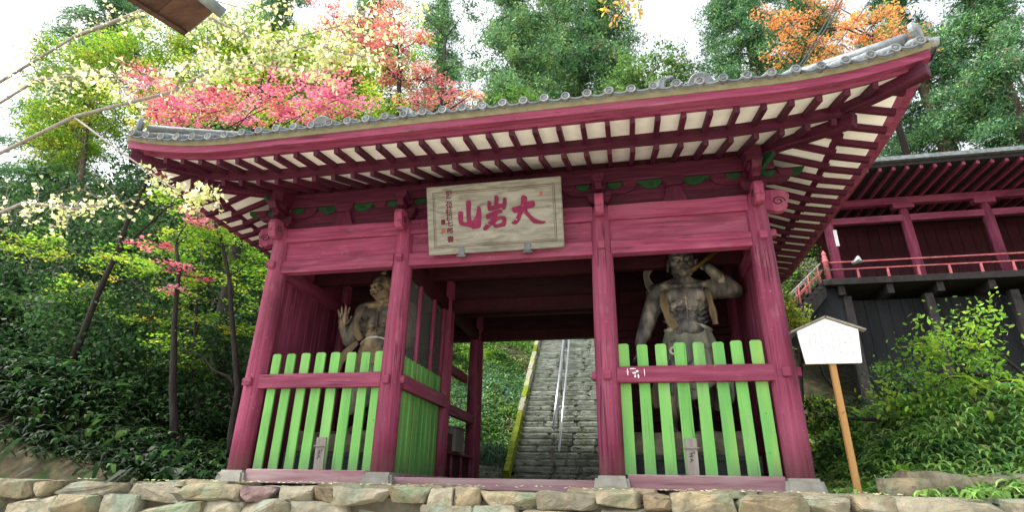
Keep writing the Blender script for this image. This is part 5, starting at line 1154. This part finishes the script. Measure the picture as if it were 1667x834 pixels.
lt = empty('lily_turf_tuft', (-1.72, 7.35, H(-1.72, 7.35)), 'dark green lily turf tuft hanging over rocks beside the bottom steps', 'plant'); link('blades', blades(P, .52, .018, [(.03, .09, .035, 3), (.06, .15, .06, 2)], 'tuft', spread=1.0, droop=1.25), 'leaf', lt, (0, 0, 0))
for k, (x, y, s) in enumerate(((-1.66, 7.0, .5), (-1.95, 6.95, .42), (-1.5, 6.75, .3), (-2.3, 7.2, .55), (-1.75, 7.3, .6))):
    tag(link('rock', rough_stone(s*1.3, s, s*.9, 500+k, .09*s, 4, .45, 2.5), 'step_stone', None, (x, y, H(x, y)+s*.22)), ('mossy grey rock under the lily turf beside the stairs', 'low rock next to the mossy kerb of the stairs', 'small rock at the foot of the mossy kerb', 'bulky rock at the back of the passage corner', 'largest rock supporting the lily turf tuft')[k], 'rock', 'rocks beside the stairs')
P, ix = ground_pts(7000, -5.5, 4.5, 6.2, 20); P[:, 2] += .015; stuff('leaf_litter', np_mesh(leaf_verts(P, .09, 'oval', .8), 6, palette(len(P), LITTER, .2), 'leaf_litter'), 'brown fallen leaves on the slope behind the gate', 'leaves')
# left bank
P, ix = ground_pts(15000, -13, -4.6, -.4, 6.5, clumps=150, sig=.28); stuff('fern_bank', blades(P, .42, .05, DARKFERN, 'fern_bank', droop=.95, clump=ix), 'dark ferns covering the bank left of the gate', 'ferns')
P, ix = ground_pts(16000, -22, -5, -.6, 12, clumps=260, sig=.5); stuff('undergrowth', blades(P, .6, .09, EVERGREEN+DARKFERN, 'undergrowth', droop=.8, clump=ix), 'low green undergrowth over the left hillside', 'undergrowth')
P, ix = ground_pts(9000, -12, -4.5, -.6, 7); P[:, 2] += .015; stuff('leaf_litter', np_mesh(leaf_verts(P, .08, 'oval', .8), 6, palette(len(P), LITTER, .2), 'leaf_litter'), 'brown fallen leaves on the left bank', 'leaves')
# right bank
P, ix = ground_pts(22000, 4.7, 9.5, -.5, 6.0, clumps=170, sig=.24); stuff('bamboo_grass', blades(P, .36, .045, SASA, 'bamboo_grass', droop=.95, clump=ix), 'bright bamboo grass on the bank right of the gate', 'grass')
P, ix = ground_pts(5000, 5, 26, -.6, 16, clumps=120, sig=.5); stuff('undergrowth', blades(P, .6, .08, MAPLEGREEN+EVERGREEN, 'undergrowth', droop=.8, clump=ix), 'low green undergrowth over the right hillside', 'undergrowth')
P, ix = ground_pts(6000, 4.6, 11, -.6, 7); P[:, 2] += .015; stuff('leaf_litter', np_mesh(leaf_verts(P, .08, 'oval', .8), 6, palette(len(P), LITTER, .2), 'leaf_litter'), 'brown fallen leaves on the right bank', 'leaves')
for k, (x, y, s) in enumerate(((5.0, -.35, .38), (5.35, -.2, .5), (5.8, -.1, .42), (6.3, .0, .5))):
    tag(link('rock', rough_stone(s*1.4, s, s*.8, 520+k, .09*s, 4, .4, 2.5), 'wall_stone', None, (x, y, FLOOR+s*.2)), ('weathered rock beside the right outer pillar base', 'rounded rock by the foot of the notice board', 'rock below the bamboo grass past the notice board', 'last rock in the row past the notice board')[k], 'rock', 'rocks along the right end of the wall')
# yellow ginkgo leaves dropped along the wall top
q = np.stack([nrg.uniform(-6, 5, 150), nrg.uniform(-1.1, -.35, 150), np.full(150, FLOOR+.02)], 1); q[:, 2] += np.where(q[:, 1] < -.7, .035, .05)
stuff('fallen_ginkgo_leaves', np_mesh(leaf_verts(q, .06, 'fan', .8), 7, palette(150, GINKGO, .1), 'fallen'), 'scattered yellow ginkgo leaves lying on the wall top', 'leaves')

# ------------------------------------------------------------------ red hall on its raised deck, to the right
hx, hy, hz = 8.62, 11.0, 6.46
hall = empty('temple_hall', (hx+4, hy+3, H(hx+4, hy+3)), 'red hall with balustrade on a raised deck above black boarded walls', 'building')
box('deck', 'dark_wood', hall, hx-.1, 22, hy-.05, 19, hz-.22, hz, .01)
for k in range(9): box('deck_joist', 'dark_wood', hall, hx+.3+k*1.45, hx+.5+k*1.45, hy+.05, 19, hz-.55, hz-.222, .01)
for k in range(34): box('wall_board', 'black_wall', hall, hx+.5+k*.37, hx+.86+k*.37, hy+.75, hy+.80, 1.2, hz-.55, .008)
for k in range(6): box('post', 'dark_wood', hall, hx+.45+k*2.4, hx+.70+k*2.4, hy+.2, hy+.45, 1.2, hz-.55, .01)
newel = lathe([(.085, 0), (.085, .62), (.10, .64), (.10, .70), (.07, .72), (.085, .80), (.075, .84), (.045, .86), (.07, .90), (.078, .95), (.05, 1.0), (.02, 1.05), (.002, 1.08)], 16)
link('newel_post', newel, 'pale_red', hall, (hx+.1, hy+.1, hz), smooth=True)
for z, t in ((.62, .05), (.36, .04)): box('balustrade_rail', 'pale_red', hall, hx+.2, 21, hy+.08, hy+.14, hz+z-t/2, hz+z+t/2, .006)
for k in range(14): box('balustrade_post', 'pale_red', hall, hx+1.0+k*.9, hx+1.06+k*.9, hy+.075, hy+.145, hz+.002, hz+.338, .004)
hp = lathe([(.17, 0), (.17, 2.5), (.15, 3.0), (.12, 3.1)], 20)
for k in range(5): link('pillar', hp, 'red_pillar', hall, (hx+.95+k*2.6, hy+1.5, hz), smooth=True); box('bracket', 'red_x', hall, hx+.6+k*2.6, hx+1.3+k*2.6, hy+1.36, hy+1.64, hz+3.1, hz+3.28, .02)
box('beam', 'red_x', hall, hx+.3, 21, hy+1.40, hy+1.60, hz+2.6, hz+2.85, .01); box('beam', 'red_x', hall, hx+.3, 21, hy+1.38, hy+1.62, hz+3.282, hz+3.55, .01)
for k in range(28): box('wall_board', 'red_shade', hall, hx+1.0+k*.4, hx+1.39+k*.4, hy+3.4, hy+3.45, hz, hz+3.3, .008)
box('roof_soffit', 'dark_wood', hall, hx-.9, 22, hy-.6, 18.5, hz+3.75, hz+3.9, .01)
for k in range(32): box('rafter', 'red_y', hall, hx-.8+k*.42, hx-.7+k*.42, hy-.55, hy+3.4, hz+3.62, hz+3.748, .004)
link('roof', prism([(hy-.75, hz+3.9), (hy-.75, hz+4.05), (hy+1.5, hz+5.0), (hy+4.0, hz+6.8), (hy+8, hz+4.2), (hy+8, hz+3.9)], hx-1.1, 22, 'x', .0), 'tile', hall)
wb = box('name_board', 'white_paint', hall, hx+1.0, hx+1.12, hy+1.30, hy+1.325, hz+1.7, hz+2.35, .004)
# steps running down from the deck, black underside, red rails
stt = empty('hall_steps', (7.2, hy+.3, 4.9), 'black wooden steps with thin red rails leading up to the hall deck', 'steps')
a0, a1 = Vector((hx-.05, hy+.1, hz)), Vector((6.6, hy-.6, 4.6))
dv = a1-a0
for k in range(10):
    p = a0+dv*(k+.5)/10; o = box('step', 'dark_wood', stt, p.x-.16, p.x+.16, p.y, p.y+1.5, p.z-.06, p.z, .006)
for oy in (0, 1.5):
    bm = bmesh.new(); pts = [a0+Vector((0, oy, -.55)), a0+Vector((0, oy, .02)), a1+Vector((0, oy, .02)), a1+Vector((0, oy, -.75))]
    vs = [bm.verts.new(p) for p in pts]+[bm.verts.new(p+Vector((0, .08, 0))) for p in pts]
    bm.faces.new(vs[:4]); bm.faces.new(vs[4:][::-1])
    for q in range(4): bm.faces.new((vs[q], vs[(q+1) % 4], vs[4+(q+1) % 4], vs[4+q]))
    link('stringer', bm_mesh(bm), 'dark_wood', stt, (0, 0, 0))
    for z in (.62, .36): tube('rail', 'pale_red' if z < .5 else 'grey_wood', stt, [a0+Vector((0, oy+.04, z)), a1+Vector((0, oy+.04, z))], .03, 8)
    for k in range(5): p = a0+dv*(k+.4)/5+Vector((0, oy+.04, 0)); tube('rail_post', 'pale_red', stt, [p, p+Vector((0, 0, .62))], .035, 8)
link('side_boarding', prism([(hx+.6, hz-.23), (hx-.05, hz-.25), (6.95, 4.75), (6.95, 4.3), (hx+.6, 4.3)], hy+.26, hy+.32, 'y'), 'black_wall', stt, (0, 0, 0))
fl = empty('floodlight', (hx+.95, hy-.05, hz+.5), 'small grey floodlight clamped on the hall balustrade', 'lamp')
link('lamp_housing', lathe([(.05, -.1), (.07, 0), (.13, .12), (.14, .2)], 14), 'steel', fl, (hx+.92, hy-.12, hz+.52), rot=(1.2, .3, .9), smooth=True); tube('bracket', 'iron', fl, [(hx+.98, hy+.06, hz+.62), (hx+.96, hy-.06, hz+.52)], .02, 6)

# ------------------------------------------------------------------ white notice board
nb = empty('notice_board', (4.53, -.32, FLOOR), 'white house shaped notice board on a new wooden post', 'sign')
bd = prism([(-.33, 0), (.33, 0), (.37, .44), (0, .60), (-.37, .44)], -.02, .02, 'y', .004); link('board', bd, 'white_paint', nb, (4.53, -.32, 1.38))
for k in range(8):        # faint columns of writing
    zz = 1.83 if k not in (0, 7) else 1.78
    while zz > 1.46+.1*(k == 7):
        h_ = rnd.uniform(.012, .026); xx = 4.53+.25-k*.07
        if rnd.random() < .85: box('faint_writing', 'faint_ink', nb, xx-rnd.uniform(.006, .015), xx+rnd.uniform(.006, .015), -.3425, -.341, zz-h_, zz, 0)
        zz -= h_+rnd.uniform(.008, .02)
for s in (-1, 1):
    bm = bmesh.new(); add_box(bm, (0, 0, 0), (.50, .11, .022)); o = link('roof_strip', bm_mesh(bm), 'grey_wood', nb, (4.53+s*.222, -.32, 1.38+.522), rot=(0, s*.405, 0))
bm = bmesh.new(); add_box(bm, (0, 0, 0), (.075, .06, 1.75)); bmesh.ops.bevel(bm, geom=bm.edges[:], offset=.006, segments=1, affect='EDGES'); link('post', bm_mesh(bm), 'fresh_wood', nb, (4.53, -.27, FLOOR+.875))

# ------------------------------------------------------------------ eave corner of the neighbouring shelter (upper left) and cables
e0 = at(305, 55, -4.6); ec = empty('shelter_eave', (e0.x-2.0, e0.y, e0.z), 'brown boarded eave corner with metal gutter of a neighbouring shelter', 'roof')
c1 = at(304, 54, -4.6)
def atz(px, py, z):
    d = _f+_r*((px-833.5)/FPX)-_u*((py-417)/FPX); return CAM+d*((z-CAM.z)/d.z)
ax1 = (atz(218, 0, c1.z+.12)-c1).normalized()       # up along the barge edge, out of the picture
ax2 = (atz(347, 18, c1.z+.12)-c1).normalized(); L2 = (atz(347, 18, c1.z+.12)-c1).length
nrm = ax1.cross(ax2).normalized()
def slab(name, mat, o, u_, v_, lu, lv, th, off=0.0):
    bm = bmesh.new(); b_ = o+nrm*off; pts = [b_, b_+u_*lu, b_+u_*lu+v_*lv, b_+v_*lv]; t = nrm*th
    vs = [bm.verts.new(p) for p in pts]+[bm.verts.new(p+t) for p in pts]; bm.faces.new(vs[:4]); bm.faces.new(vs[4:][::-1])
    for q in range(4): bm.faces.new((vs[q], vs[(q+1) % 4], vs[4+(q+1) % 4], vs[4+q]))
    return link(name, bm_mesh(bm), mat, ec, (0, 0, 0))
sgn = 1 if (CAM-c1).dot(nrm) < 0 else -1      # boards face down, cover on top
for k in range(7): slab('soffit_board', 'eave_brown', c1+ax1*(k*.30), ax1, ax2, .295, L2, .03*sgn)
slab('barge_board', 'eave_brown', c1-ax2*.02, ax1, ax2, 2.2, .05, .10*sgn, -.04*sgn)
slab('roof_cover', 'copper_gutter', c1-ax2*.01-ax1*.01, ax1, ax2, 2.2, L2+.05, .03*sgn, .07*sgn)
g0 = c1+ax2*.36+Vector((.05, 0, .0)); g1, g2 = atz(363, 22, c1.z+.08), atz(331, -5, c1.z+.12)
tube('gutter', 'copper_gutter', ec, [g1, g2, g2+(g2-g1)*4], .055, 10)
def cable(label, p, q, sag, r, mat='cable', nm='overhead_cable', grp='overhead cables'):
    p, q = Vector(p), Vector(q); pts = [p.lerp(q, k/14)-Vector((0, 0, sag*4*(k/14)*(1-k/14))) for k in range(15)]
    bm = bmesh.new(); add_tube(bm, [v-p for v in pts], r, 5); tag(link(nm, bm_mesh(bm), mat, None, p, smooth=True), label, 'cable', grp)
cable('black twin cable running up past the orange maple', at(1295, 118, 3.5), at(1395, -60, 8.5), .1, .02); cable('second black cable close beside the twin cable', at(1300, 118, 3.5), at(1402, -60, 8.7), .1, .02)
cable('thin black cable in front of the orange leaves', at(1330, 110, 3.5), at(1440, -40, 8), .15, .012)
cable('upper pale wire strung from the gate to the hall', at(1285, 441, 5.5), at(1389, 437, 11), .02, .010, 'steel', 'wire', 'pale wires between gate and hall'); cable('lower pale wire strung from the gate to the hall', at(1285, 457, 5.5), at(1350, 456, 11), .02, .010, 'steel', 'wire', 'pale wires between gate and hall')
